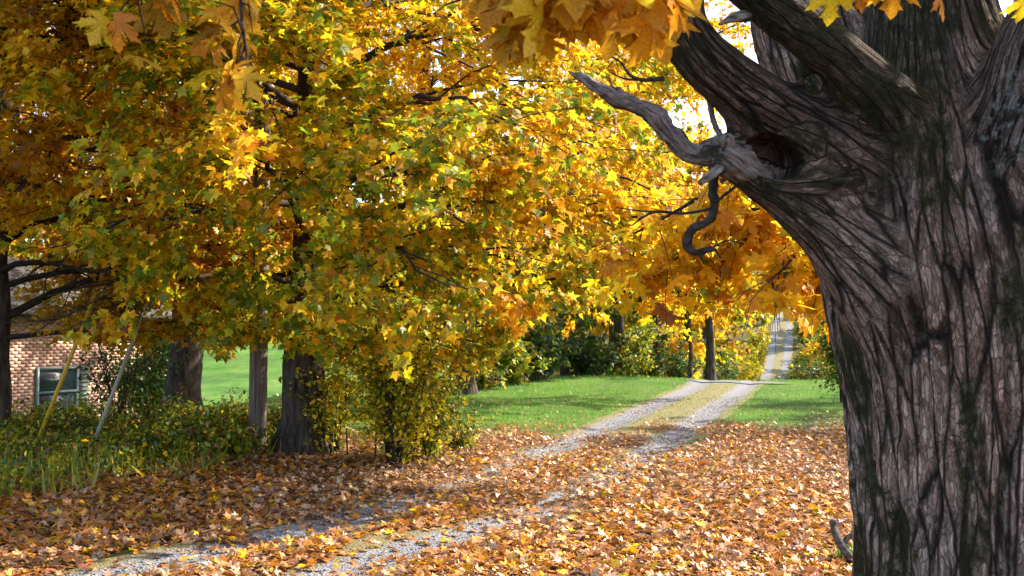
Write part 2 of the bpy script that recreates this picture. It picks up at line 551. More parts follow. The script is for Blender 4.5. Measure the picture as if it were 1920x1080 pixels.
M_GRAVEL = None
def build_drive():
    global M_GRAVEL
    m, t, out = mat_new('driveway_gravel')
    v = mapped(t, (1, 1, 1))
    n1 = noise(t, v, 0.8, 4)
    n2 = noise(t, v, 30, 5, 0.7)
    vo = N(t, 'ShaderNodeTexVoronoi')
    vo.inputs['Scale'].default_value = 42
    t.links.new(v, vo.inputs['Vector'])
    gr = ramp(t, vo.outputs['Color'], [(0.1, (0.09, 0.094, 0.108)), (0.55, (0.18, 0.189, 0.215)), (0.95, (0.31, 0.32, 0.35))])
    gr = mix(t, n2, gr, (0.155, 0.160, 0.18))
    mid = mix(t, n2, (0.10, 0.11, 0.035), (0.23, 0.19, 0.10))
    # rut mask with ragged edge
    r = N(t, 'ShaderNodeMath', operation='ADD')
    t.links.new(attr(t, 'rut'), r.inputs[0])
    nn = N(t, 'ShaderNodeMath', operation='MULTIPLY_ADD')
    t.links.new(noise(t, v, 5, 5, 0.7), nn.inputs[0])
    nn.inputs[1].default_value = 1.1
    nn.inputs[2].default_value = -0.55
    t.links.new(nn.outputs[0], r.inputs[1])
    c = mix(t, ramp(t, r.outputs[0], [(0.30, (0, 0, 0)), (0.62, (1, 1, 1))]), mid, gr)
    soil = mix(t, n2, (0.06, 0.035, 0.02), (0.17, 0.10, 0.06))
    c = mix(t, attr(t, 'soil'), c, soil)
    bh = N(t, 'ShaderNodeMath', operation='ADD')
    t.links.new(vo.outputs['Distance'], bh.inputs[0])
    t.links.new(n2, bh.inputs[1])
    principled(t, out, c, 0.9, bump(t, bh.outputs[0], 0.9, 0.02), 0.2)
    M_GRAVEL = m
    ys = np.concatenate([np.arange(3, 50, 0.2), np.arange(50, 260, 1.5)])
    us = np.linspace(-1.35, 1.35, 28)
    U, Y = np.meshgrid(us, ys)
    edge = 1 + 0.14 * (vnoise(np.stack([Y.ravel() * 0.9, np.sign(U.ravel()) * 5, np.zeros(U.size)], 1), 9).reshape(U.shape) - 0.5)
    wd = np.interp(Y, [0, 50, 90, 260], [1, 1, 1.05, 1.2])
    Ue = U * edge * wd
    X = road_x(Y) + Ue
    Z = terr(X, Y) + 0.006 + 0.02 * smooth(45, 60, Y)
    rut = np.exp(-((np.abs(U) - 0.80) / 0.36) ** 2)
    # the lane widens into bare gravel where it meets the cross track on the crest
    rut = np.maximum(rut, np.exp(-((Y - 34.6) / 0.55) ** 2) * 0.95)
    li = litter(X.ravel(), Y.ravel()).reshape(X.shape)
    soil = np.clip(li * 1.0, 0, 1) * smooth(0.75, 0.35, rut)
    nx = len(us)
    i = np.arange(len(ys) - 1)[:, None] * nx
    j = np.arange(nx - 1)[None, :]
    Fc = np.stack([i + j, i + j + 1, i + nx + j + 1, i + nx + j], -1).reshape(-1, 4)
    me = mesh_np('driveway', np.stack([X.ravel(), Y.ravel(), Z.ravel()], 1), Fc, {'rut': rut.ravel(), 'soil': soil.ravel()}, True)
    tag(link('driveway', me, m), kind='structure', label='two-rut gravel driveway running over the crest and up the far hill')
    # cross track along the crest
    n = 60
    s = np.linspace(0, 1, n)
    cx = 6.1 + s * 3.4
    cyv = 35.6 - s * 1.2 + 0.0 * s
    us = np.linspace(-0.55, 0.55, 6)
    V = []
    for k in range(n):
        e = 1 + 0.3 * (rng.random() - 0.5)
        taper = min(1, 8 * s[k] + 0.15, 5 * (1 - s[k]) + 0.15)
        for u in us:
            V.append((cx[k], cyv[k] + u * e * taper, 0))
    V = np.array(V)
    V[:, 2] = terr(V[:, 0], V[:, 1]) + 0.035
    i = np.arange(n - 1)[:, None] * 6
    j = np.arange(5)[None, :]
    Fc = np.stack([i + j, i + 6 + j, i + 7 + j, i + j + 1], -1).reshape(-1, 4)[:, ::-1]
    me = mesh_np('cross_track', V, Fc, {'rut': np.ones(len(V)), 'soil': np.zeros(len(V))}, True)
    tag(link('cross_track', me, m), kind='structure', label='pale gravel track crossing the driveway on the crest')
build_drive()

# ------------------------------------------------------------------ leaf templates
def maple_outline(detail):
    """right half outline of a maple leaf, base at 0,0, tip at 0,1"""
    if detail == 0:
        half = [(0.42, 0.05), (0.27, 0.22), (0.58, 0.56), (0.25, 0.56)]
    elif detail == 1:
        half = [(0.08, -0.04), (0.42, 0.02), (0.33, 0.12), (0.21, 0.23), (0.50, 0.38), (0.62, 0.60), (0.40, 0.57), (0.17, 0.50), (0.24, 0.74)]
    else:
        half = [(0.06, -0.05), (0.22, -0.06), (0.30, -0.01), (0.47, 0.00), (0.36, 0.09), (0.34, 0.15), (0.17, 0.22),
                (0.36, 0.27), (0.40, 0.36), (0.53, 0.39), (0.52, 0.50), (0.66, 0.63), (0.48, 0.60), (0.42, 0.66), (0.33, 0.56), (0.14, 0.49),
                (0.20, 0.62), (0.17, 0.68), (0.29, 0.79), (0.17, 0.79), (0.12, 0.88)]
    pts = [(0.0, 0.0)] + half + [(0.0, 1.0)] + [(-x, y) for x, y in half[::-1]]
    return np.array(pts)

def leaf_template(detail, curl=0.18, fold=0.12, seed=0):
    o = maple_outline(detail)
    c = np.array([[0.0, 0.30]])
    p = np.concatenate([c, o])
    r = np.hypot(p[:, 0], p[:, 1] - 0.30)
    rs = np.random.default_rng(seed)
    z = -curl * r ** 2 * (0.7 + 0.6 * rs.random(len(p))) + fold * np.abs(p[:, 0])
    V = np.stack([p[:, 0], p[:, 1], z], 1)
    n = len(o)
    k = np.arange(n)
    Fc = np.stack([np.zeros(n, int), 1 + k, 1 + (k + 1) % n], 1)
    return V, Fc

T_MID = [leaf_template(0, c, f, s) for s, (c, f) in enumerate([(0.10, 0.15), (0.30, 0.05), (0.2, -0.12), (0.45, 0.2)])]
T_FINE = [leaf_template(1, c, f, s) for s, (c, f) in enumerate([(0.10, 0.15), (0.35, 0.05), (0.2, -0.15), (0.55, 0.2)])]
T_HERO = [leaf_template(2, c, f, s) for s, (c, f) in enumerate([(0.25, 0.15), (0.5, 0.0), (0.35, -0.15), (0.7, 0.1)])]
# simple leaf for shrubs / far crowns: folded pointed oval
_q = np.array([[0, 0, 0], [0.28, 0.45, 0.07], [0, 1, -0.06], [-0.28, 0.45, 0.07]], float)
T_QUAD = [(_q, np.array([[0, 1, 2], [0, 2, 3]]))]
_q2 = np.array([[0, 0, 0], [0.45, 0.3, 0.08], [0.18, 0.5, 0.02], [0, 1, -0.1], [-0.18, 0.5, 0.02], [-0.45, 0.3, 0.08]], float)
T_LOBE = [(np.array([[0, 0, 0], [0.52, 0.42, 0.10], [0.22, 0.48, 0.02], [0, 1, -0.15], [-0.22, 0.48, 0.02], [-0.52, 0.42, 0.10]], float) * 1.0, np.array([[0, 1, 2], [0, 2, 3], [0, 3, 4], [0, 4, 5]])),
          (np.array([[0, 0, 0], [0.48, 0.30, -0.06], [0.26, 0.52, 0.02], [0, 1, -0.05], [-0.24, 0.50, 0.05], [-0.55, 0.36, -0.12]], float), np.array([[0, 1, 2], [0, 2, 3], [0, 3, 4], [0, 4, 5]]))]
T_FAR = [(_q2, np.array([[0, 1, 2], [0, 2, 3], [0, 3, 4], [0, 4, 5]]))]
_b = np.array([[-0.06, 0, 0], [0.06, 0, 0], [0, 1, 0.25]], float)
T_BLADE = [(_b, np.array([[0, 1, 2]]))]

def frames(nrm, tip):
    nrm = norm(nrm)
    tip = norm(tip - nrm * np.sum(tip * nrm, 1, keepdims=True))
    side = np.cross(tip, nrm)
    return side, tip, nrm

def scatter(mb, temps, pos, nrm, tip, size, col, r):
    """add leaves to builder mb; col (N,3)"""
    if len(pos) == 0:
        return
    side, tip, nrm = frames(nrm, tip)
    which = r.integers(0, len(temps), len(pos))
    for k, (V, Fc) in enumerate(temps):
        s = which == k
        n = int(s.sum())
        if not n:
            continue
        wx = 0.85 + 0.3 * r.random(n)
        zc = 0.4 + 1.2 * r.random(n)
        L = V[None] * np.stack([wx, np.ones(n), zc], 1)[:, None, :] * size[s][:, None, None]
        W = L[..., 0:1] * side[s][:, None] + L[..., 1:2] * tip[s][:, None] + L[..., 2:3] * nrm[s][:, None] + pos[s][:, None]
        C = np.concatenate([np.repeat(col[s][:, None], len(V), 1), np.ones((n, len(V), 1))], 2)
        FF = Fc[None] + (np.arange(n) * len(V))[:, None, None]
        mb.add(W.reshape(-1, 3), FF.reshape(-1, 3), C.reshape(-1, 4))

def mat4(side, tip, nrm, pos, s):
    return Matrix(((side[0] * s, tip[0] * s, nrm[0] * s, pos[0]), (side[1] * s, tip[1] * s, nrm[1] * s, pos[1]), (side[2] * s, tip[2] * s, nrm[2] * s, pos[2]), (0, 0, 0, 1)))

_leafmesh = {}
def leaf_mesh(kind, k, colkey, mat):
    """shared leaf meshes: template list name, variant, colour (rounded), material"""
    key = (kind, k, colkey, mat.name)
    if key not in _leafmesh:
        V, Fc = {'mid': T_MID, 'fine': T_FINE, 'hero': T_HERO}[kind][k]
        me = mesh_np('leaf', V, Fc, {'col': np.tile([*colkey, 1.0], (len(V), 1))})
        me.materials.append(mat)
        _leafmesh[key] = me
    return _leafmesh[key]

def leaf_objects(kind, pos, nrm, tip, size, col, parent, mat, origin, r, name='leaf'):
    side, tip, nrm = frames(nrm, tip)
    out = []
    for i in range(len(pos)):
        ck = tuple(np.round(col[i] * 14) / 14 + 0.008)
        me = leaf_mesh(kind, int(r.integers(0, 4)), ck, mat)
        o = bpy.data.objects.new(name, me)
        COL.objects.link(o)
        if parent is not None:
            o.parent = parent
        o.matrix_local = mat4(side[i], tip[i], nrm[i], pos[i] - origin, size[i])
        out.append(o)
    return out

# palettes (linear albedo)
GOLD = np.array([0.76, 0.355, 0.004]); YEL = np.array([0.82, 0.52, 0.005]); ORA = np.array([0.62, 0.21, 0.010])
GRN = np.array([0.135, 0.215, 0.007]); YGR = np.array([0.52, 0.46, 0.006]); BRN = np.array([0.20, 0.075, 0.015]); DGR = np.array([0.035, 0.075, 0.012])
TAN = np.array([0.40, 0.21, 0.095]); PALE = np.array([0.46, 0.32, 0.23]); RUST = np.array([0.33, 0.12, 0.035])

def palette(r, n, cols, wts, jit=0.22):
    wts = np.asarray(wts, float)
    if wts.ndim == 1:
        wts = np.tile(wts, (n, 1))
    cum = np.cumsum(wts / wts.sum(1, keepdims=True), 1)
    k = (r.random((n, 1)) > cum).sum(1).clip(0, len(cols) - 1)
    c = np.asarray(cols)[k]
    c2 = np.asarray(cols)[np.minimum(k + r.integers(0, 2, n), len(cols) - 1)]
    f = r.random((n, 1)) * 0.5
    c = c * (1 - f) + c2 * f
    return np.clip(c * (1 + jit * (r.random((n, 1)) * 2 - 1)) * (1 + 0.08 * (r.random((n, 3)) * 2 - 1)), 0.002, 0.9)

# ------------------------------------------------------------------ trees
def in_view(p, m=120):
    x, y, f = PX(p)
    return (f > 0.3) & (x > -m) & (x < 1920 + m) & (y > -m) & (y < 1080 + m)

def grow_tree(name, label, base, height, tr, crown, colfn, seed, nleaf=12000, nlimb=16, h0=1.9, leaf=0.125, group=None,
              parts=300, temps=T_MID, kind='mid', droop=0.35, sub_k=3.0, twig_k=5.0, low_elev=-8, mat=None, cat='tree', trunk_mat=None, subs_visible=True, flat=0.5, extra=None, lean=(0, 0), zmin=None, cut=None, lobes=0.4):
    """crown = (cx offset, cy offset, cz, rx, ry, rz) ellipsoid; a tapered trunk, limbs with side branches and twigs, leaves on the twigs"""
    r = np.random.default_rng(seed)
    base = np.array(base, float)
    base[2] = float(terr(base[0:1], base[1:2])[0])
    root = empty(name, base, label, cat, group)
    mat = mat or M_LEAF
    # trunk
    nt_ = 22
    hz = np.linspace(0, 1, nt_)
    wob = np.cumsum(r.normal(0, 0.02, (nt_, 2)), 0) * height * 0.12
    wob -= wob[0]
    T = np.stack([base[0] + wob[:, 0] + lean[0] * hz, base[1] + wob[:, 1] + lean[1] * hz, base[2] - 0.15 + hz * height * 0.9], 1)
    trad = tr * (1.0 - 0.8 * hz ** 0.9) * (1 + 0.55 * np.exp(-hz * height / 0.33))
    tp = curve(np.concatenate([T, trad[:, None]], 1), 60)
    V, Fc = tube(tp[:, :3], tp[:, 3], 22, True, seed, 0.10)
    mb = MB(); mb.add(V, Fc)
    mb.build('trunk', trunk_mat or M_BARK2, root, True, base)
    cc = base + np.array(crown[:3]); cr = np.array(crown[3:])
    limbs, tw = [], []
    specs = [(None, None)] * nlimb + list(extra or [])
    for i, (az_, el_) in enumerate(specs):
        f = (i + 0.5) / nlimb
        if az_ is None:
            az = i * 2.39996 + r.normal(0, 0.3)
            h = h0 + (height * 0.86 - h0) * f ** 1.15
            el = math.radians(low_elev + 62 * f ** 1.1 + r.normal(0, 7))
        else:
            az, el = math.radians(az_), math.radians(el_[1])
            h = el_[0]
        s = np.array([np.interp(base[2] + h, T[:, 2], T[:, k]) for k in range(3)])
        s[2] = base[2] + h
        d = np.array([math.cos(az) * math.cos(el), math.sin(az) * math.cos(el), math.sin(el)])
        # distance to the crown's edge
        q, e = (s - cc) / cr, d / cr
        a, b, c = e @ e, 2 * q @ e, q @ q - 1
        disc = b * b - 4 * a * c
        L = (-b + math.sqrt(disc)) / (2 * a) if disc > 0 else 0.0
        if L < 0.7:
            L = 1.2
        L *= 0.85 + 0.2 * r.random()
        n = 9
        t = np.linspace(0, 1, n)
        bend = np.zeros((n, 3))
        bend[:, 2] = (math.sin(max(0, 0.5)) * t * 0.5 - droop * t ** 2.2) * L * 0.45
        jit = np.cumsum(r.normal(0, 0.035, (n, 3)), 0) * L * 0.5
        jit[0] = 0
        pts = s + d * (t * L)[:, None] + bend + jit
        pts[:, 2] = np.maximum(pts[:, 2], base[2] + 0.9)
        if zmin is not None:
            pts[:, 2] = np.maximum(pts[:, 2], zmin(pts[:, 0]) + 0.35 * t)
        r0 = min(tr * 0.4, 0.012 + 0.010 * L)
        mb = MB()
        mb.add(*tube(pts, r0 * (1 - 0.85 * t), 7))
        ns = max(3, int(sub_k * L))
        for j in range(ns):
            tt = 0.22 + 0.78 * (j + r.random()) / ns
            k = tt * (n - 1)
            k0 = min(int(k), n - 2)
            p0 = pts[k0] + (pts[k0 + 1] - pts[k0]) * (k - k0)
            ld = norm(pts[k0 + 1] - pts[k0])
            side = norm(np.cross(ld, [0, 0, 1.0])) * (1 if j % 2 else -1)
            dd = norm(ld * (0.5 + 0.5 * r.random()) + side * (0.5 + 0.6 * r.random()) + np.array([0, 0, r.normal(0.05, 0.35)]))
            SL = L * (0.22 + 0.2 * r.random()) * (1.25 - 0.6 * tt) + 0.25
            m = 5
            tq = np.linspace(0, 1, m)
            jj = np.cumsum(r.normal(0, 0.05, (m, 3)), 0) * SL * 0.6
            jj[0] = 0
            sp = p0 + dd * (tq * SL)[:, None] + jj
            sp[:, 2] -= droop * 0.5 * SL * tq ** 2
            if zmin is not None:
                sp[:, 2] = np.maximum(sp[:, 2], zmin(sp[:, 0]) + 0.1)
            mb.add(*tube(sp, max(0.006, r0 * (1 - 0.85 * tt) * 0.5) * (1 - 0.7 * tq), 4, False))
            nw = max(2, int(twig_k * SL))
            for q_ in range(nw):
                u = 0.15 + 0.85 * (q_ + r.random()) / nw
                kk = u * (m - 1)
                a0 = min(int(kk), m - 2)
                b0 = sp[a0] + (sp[a0 + 1] - sp[a0]) * (kk - a0)
                dv = norm(norm(sp[a0 + 1] - sp[a0]) * 0.6 + r.normal(0, 0.6, 3) * np.array([1, 1, 0.6]))
                TL = 0.25 + 0.4 * r.random()
                e1 = b0 + dv * TL * 0.5
                e2 = b0 + dv * TL + np.array([0, 0, -0.22 * TL * droop * 2])
                if subs_visible and (zmin is None or e2[2] > zmin(e2[0]) - 0.1):
                    mb.add(*tube([b0, e1, e2], [0.0045, 0.0035, 0.0015], 3, False))
                tw.append((b0, e1, e2))
        limbs.append(mb)
    for mb in limbs:
        mb.build('limb', M_TWIG, root, True, base)
    tw = np.array(tw)
    # leaves along the twigs
    k = r.integers(0, len(tw), nleaf)
    u = (r.random(nleaf) ** 0.6)[:, None]
    a, b, c = tw[k, 0], tw[k, 1], tw[k, 2]
    pos = np.where(u < 0.5, a + (b - a) * u * 2, b + (c - b) * (u - 0.5) * 2)
    off = r.normal(0, 1, (nleaf, 3)) * np.array([1, 1, 0.55])
    pos = pos + norm(off) * (0.04 + 0.10 * r.random((nleaf, 1))) * leaf / 0.125
    outw = norm(pos - (cc - np.array([0, 0, cr[2] * 0.4])))
    nrm = outw * 0.45 + np.array([0, 0, flat]) + r.normal(0, 0.42, (nleaf, 3))
    tip = norm(off) * 0.6 + outw * 0.5 + np.array([0, 0, -0.75]) + r.normal(0, 0.25, (nleaf, 3))
    size = leaf * (0.62 + 0.62 * r.random(nleaf))
    col = colfn(r, pos, base, cc, cr)
    keep = pos[:, 2] > terr(pos[:, 0], pos[:, 1]) + 0.25
    if zmin is not None:
        keep &= pos[:, 2] > zmin(pos[:, 0]) - 0.25 * r.random(nleaf)
    pos, nrm, tip, size, col = pos[keep], nrm[keep], tip[keep], size[keep], col[keep]
    if cut is not None:
        kc = ~cut(pos)
        pos, nrm, tip, size, col = pos[kc], nrm[kc], tip[kc], size[kc], col[kc]
    iv = in_view(pos)
    pick = np.zeros(len(pos), bool)
    if parts:
        dist = np.linalg.norm(pos - np.array([0, 0, CAM_H]), axis=1) / size
        dist[~in_view(pos, -6)] = 1e9
        idx = np.argsort(dist)[:parts]
        idx = idx[dist[idx] < 1e8]
        pick[idx] = True
        leaf_objects(kind, pos[pick], nrm[pick], tip[pick], size[pick], col[pick], root, mat, base, r)
    rest = ~pick
    mb = MB()
    a = rest & iv
    if temps is T_MID:
        # full lobed outlines where they show, simpler three-lobed ones deeper in
        dd = np.linalg.norm(pos - np.array([0, 0, CAM_H]), axis=1)
        nearer = a & (dd < np.quantile(dd[a], lobes))
        scatter(mb, T_MID, pos[nearer], nrm[nearer], tip[nearer], size[nearer], col[nearer], r)
        a = a & ~nearer
        scatter(mb, T_LOBE, pos[a], nrm[a], tip[a], size[a], col[a], r)
    else:
        scatter(mb, temps, pos[a], nrm[a], tip[a], size[a], col[a], r)
    b = rest & ~iv
    bi = np.flatnonzero(b)[::2]
    scatter(mb, T_QUAD, pos[bi], nrm[bi], tip[bi], size[bi] * 1.8, col[bi], r)
    fo = mb.build('foliage', mat, root, False, base)
    tag(fo, kind='stuff')
    return root

def nz(pos, s, seed):
    return fbm(pos * s, seed, 3)

def col_main(r, pos, base, cc, cr):
    n = nz(pos, 0.55, 5)
    n2 = nz(pos, 1.3, 8)
    zz = (pos[:, 2] - base[2])
    g = smooth(0.42, 0.60, n * 0.8 + n2 * 0.2 + 0.17 * smooth(5.8, 2.0, zz) * smooth(-6.5, -4.2, pos[:, 0]) - 0.03)
    g = g * (0.3 + 0.7 * smooth(6.8, 4.6, zz))
    o = smooth(0.45, 0.7, n2)
    W = np.stack([1.2 - 0.7 * g + o * 0.4, 0.9 - 0.3 * g, 0.30 * o * (1 - g) + 0.05, 2.0 * g, 1.3 * g + 0.2, 0.03 + 0 * g], 1)
    return palette(r, len(pos), [GOLD, YEL, ORA, GRN, YGR, BRN], np.clip(W, 0.001, 9))

def col_gold(r, pos, base, cc, cr):
    n = nz(pos, 0.5, 15)
    g = smooth(0.5, 0.72, n)
    W = np.stack([1.2 - 0.5 * g, 1.3 - 0.3 * g, 0.35 + 0 * g, 0.5 * g, 0.9 * g + 0.1, 0.04 + 0 * g], 1)
    return palette(r, len(pos), [GOLD, YEL, ORA, GRN, YGR, BRN], W)

def col_rusty(r, pos, base, cc, cr):
    n = nz(pos, 0.5, 25)
    g = smooth(0.5, 0.7, n)
    up = smooth(3.0, 6.0, pos[:, 2])
    W = np.stack([1.1 + 0 * g, 0.35 + 0.3 * g, 0.7 + 0.4 * up, 0.7 * g * (1 - up), 0.6 * g + 0.1, 0.12 + 0.35 * up], 1)
    return palette(r, len(pos), [GOLD, YEL, ORA, GRN, YGR, BRN], W)

def col_near(r, pos, base, cc, cr):
    n = nz(pos, 0.9, 35)
    g = smooth(0.48, 0.66, n)
    W = np.stack([1.1 - 0.5 * g, 1.3 - 0.4 * g, 0.25 - 0.2 * g, 0.5 * g, 0.9 * g + 0.1, 0.02 + 0 * g], 1)
    return palette(r, len(pos), [GOLD, YEL, ORA, GRN, YGR, BRN], W)

def col_green(r, pos, base, cc, cr):
    n = nz(pos, 0.6, 45)
    g = smooth(0.4, 0.65, n)
    W = np.stack([1.0 + 0 * g, 1.2 * g, 0.25 * g, 0.15 * g], 1)
    return palette(r, len(pos), [DGR, GRN, YGR, GOLD], W + 0.02)

def col_mixed(r, pos, base, cc, cr):
    n = nz(pos, 0.4, 55)
    g = smooth(0.4, 0.65, n)
    W = np.stack([0.7 * g, 0.8 * g, 0.7 + 0 * g, 0.6 * (1 - g), 0.5 * (1 - g), 0.4 + 0 * g], 1)
    return palette(r, len(pos), [DGR, GRN, YGR, GOLD, YEL, BRN], W + 0.02)

guy_gap = lambda p: (p[:, 0] > -7.2) & (p[:, 0] < -4.5) & (p[:, 1] < 14.3) & (p[:, 2] < 2.75)
pA = P(566, 855, 14.8); pB = P(338, 790, 20.0); pC = P(-8, 845, 15.0)
grow_tree('maple_tree', 'broad green and gold maple beside the utility pole, its limbs sweeping low over the verge', pA, 13.0, 0.34, (0.8, -0.4, 5.6, 5.2, 4.4, 6.2), col_main, 11,
          zmin=lambda x: np.interp(x, [-9, -5, -3.6, -2.6, -1.0, -0.4, 0.3, 1.5, 3], [1.75, 1.85, 1.75, 1.65, 1.55, 1.4, 2.2, 2.4, 2.8]),
          cut=lambda p: guy_gap(p) | ((p[:, 0] > -1.5) & (p[:, 1] > 13.7) & (p[:, 2] < 8.5) & (_hash(p[:, 0] * 977, p[:, 1] * 991, p[:, 2] * 983, 5) < 0.85)), nleaf=116000, lobes=0.26, nlimb=32, leaf=0.112, twig_k=6.0, h0=1.7, droop=0.45, low_elev=-12, extra=[(-25, (2.2, -2)), (-5, (2.0, -6)), (12, (2.6, 4)), (-60, (2.4, 2)), (-120, (2.3, 4)), (175, (2.4, 0)), (-90, (3.2, 12)), (-40, (3.4, 15)), (5, (3.4, 10)), (-135, (4.5, 18)), (-108, (5.4, 24)), (-150, (6.4, 22)), (-122, (7.4, 25)), (-95, (8.2, 25)), (-140, (8.8, 20)), (-100, (4.6, 4)), (-85, (5.4, 4)), (-115, (6.2, 6)), (-95, (7.0, 4)), (-130, (5.2, 4)), (-75, (6.4, 4)), (-145, (5.8, 4)), (-110, (7.8, 6)), (-160, (7.0, 6))])
grow_tree('maple_tree', 'rusty gold maple with a thin dark trunk in front of the brick house', pC, 11.0, 0.16, (0.6, 0.2, 5.2, 4.3, 4.0, 5.4), col_rusty, 12,
          nleaf=56000, lobes=0.18, cut=guy_gap, nlimb=26, leaf=0.115, zmin=lambda x: 1.72 + 0 * x, h0=2.3, extra=[(5, (1.35, -2)), (20, (1.9, 20)), (-30, (2.6, 0)), (-90, (3.4, 12)), (-65, (4.4, 16)), (-100, (5.4, 20)), (-55, (6.3, 22)), (-80, (7.2, 22)), (-35, (4.0, 10))], droop=0.4)
grow_tree('maple_tree', 'stout dark-trunked maple behind the guy wires and the utility pole', pB, 13.0, 0.36, (0.0, 0.0, 7.0, 4.8, 4.6, 5.4), col_rusty, 13,
          nleaf=32000, nlimb=26, h0=2.6, leaf=0.125, parts=300, lobes=0.1)
grow_tree('maple_tree', 'bright yellow maple on the lawn behind the low-sweeping green and gold one', P(790, 770, 22.0), 13.5, 0.26, (0.4, 0, 7.2, 4.8, 4.2, 5.6), col_gold, 14,
          nleaf=42000, nlimb=26, h0=3.0, leaf=0.125, lobes=0.1, parts=300)
grow_tree('maple_tree', 'glowing golden maple overhanging the lawn beside the driveway crest', P(872, 735, 29.0), 14.5, 0.28, (2.6, -1.0, 7.6, 5.8, 4.6, 5.4), col_gold, 15,
          nleaf=42000, nlimb=26, h0=3.4, leaf=0.14, lobes=0.05, parts=300)

for i, (px, d, lab) in enumerate([(120, 30, 'tall golden maple rising behind the roof of the brick house'), (310, 37, 'tall yellow maple on the far lawn behind the stout dark trunk'), (545, 39, 'tall golden maple far behind the broad green and gold one')]):
    grow_tree('maple_tree', lab, P(px, 700, d), 15.5, 0.3, (0, 0, 8.6, 5.6, 5.0, 6.4), col_gold, 30 + i, nleaf=9000, nlimb=20, h0=3.2, leaf=0.26, parts=0, temps=T_FAR, subs_visible=False, sub_k=1.8, twig_k=3)

grow_tree('maple_tree', 'tall glowing yellow maple in the dip just beyond the crest of the lawn', P(1165, 712, 43), 15, 0.26, (0.3, 0, 9.4, 6.0, 4.6, 6.4), col_gold, 41, nleaf=17000, nlimb=24, h0=4.2, leaf=0.24, parts=0, temps=T_FAR, subs_visible=False, sub_k=1.8, twig_k=3)
grow_tree('maple_tree', 'golden maple in the dip to the left of the far hill lane', P(1290, 712, 52), 14, 0.26, (0, 0, 9.0, 3.4, 4.0, 6.0), col_gold, 42, nleaf=9000, nlimb=20, h0=5.0, leaf=0.27, parts=0, temps=T_FAR, subs_visible=False, sub_k=1.8, twig_k=3)

# ------------------------------------------------------------------ the old maple on the right: trunk and limbs
OLD = P(1850, 1335, 4.95)
OLD[2] = 0.0
old = empty('maple_tree', OLD, 'massive old maple with deeply furrowed bark, a hollow and a broken grey limb', 'tree')
def PL(rows):
    return np.array([[*P(a, b, d), r] for a, b, d, r in rows])
AX = {
    'trunk': PL([(1850, 1420, 4.95, 0.92), (1852, 1335, 4.95, 0.80), (1853, 1200, 4.95, 0.68), (1852, 1050, 4.95, 0.635), (1850, 850, 4.95, 0.665), (1846, 680, 4.95, 0.70), (1836, 540, 4.95, 0.73), (1812, 410, 4.95, 0.68), (1790, 300, 4.95, 0.56), (1768, 180, 4.98, 0.40), (1750, 60, 5.0, 0.31), (1742, -60, 5.05, 0.28), (1735, -260, 5.1, 0.25)]),
    'left': PL([(1720, 450, 4.85, 0.36), (1630, 345, 4.72, 0.235), (1540, 268, 4.6, 0.160), (1445, 205, 4.5, 0.145), (1372, 156, 4.42, 0.140), (1300, 90, 4.36, 0.128), (1262, 10, 4.3, 0.118), (1240, -110, 4.25, 0.11), (1200, -260, 4.2, 0.1)]),
    'upper': PL([(1750, 330, 4.75, 0.26), (1675, 205, 4.55, 0.155), (1598, 124, 4.45, 0.124), (1495, 44, 4.4, 0.128), (1425, -14, 4.35, 0.124), (1330, -100, 4.3, 0.115), (1220, -220, 4.2, 0.10)]),
    'back': PL([(1700, 350, 5.35, 0.42), (1615, 200, 5.55, 0.40), (1560, 70, 5.65, 0.41), (1525, -60, 5.75, 0.39), (1490, -220, 5.85, 0.34)]),
    'right': PL([(1880, 480, 4.7, 0.50), (1915, 330, 4.55, 0.36), (1945, 200, 4.42, 0.27), (1975, 90, 4.35, 0.24), (2030, -40, 4.3, 0.21), (2110, -220, 4.2, 0.18)]),
    'collar': PL([(1740, 620, 4.75, 0.34), (1648, 515, 4.66, 0.25), (1560, 432, 4.6, 0.168), (1478, 374, 4.56, 0.122), (1408, 328, 4.53, 0.100), (1362, 292, 4.5, 0.098), (1335, 280, 4.49, 0.075)]),
    'lip': PL([(1575, 330, 4.55, 0.16), (1515, 345, 4.50, 0.09), (1455, 345, 4.50, 0.07), (1395, 312, 4.5, 0.06)]),
    'lip_top': PL([(1560, 285, 4.52, 0.13), (1500, 250, 4.47, 0.08), (1450, 240, 4.47, 0.06), (1405, 250, 4.48, 0.035)]),
}
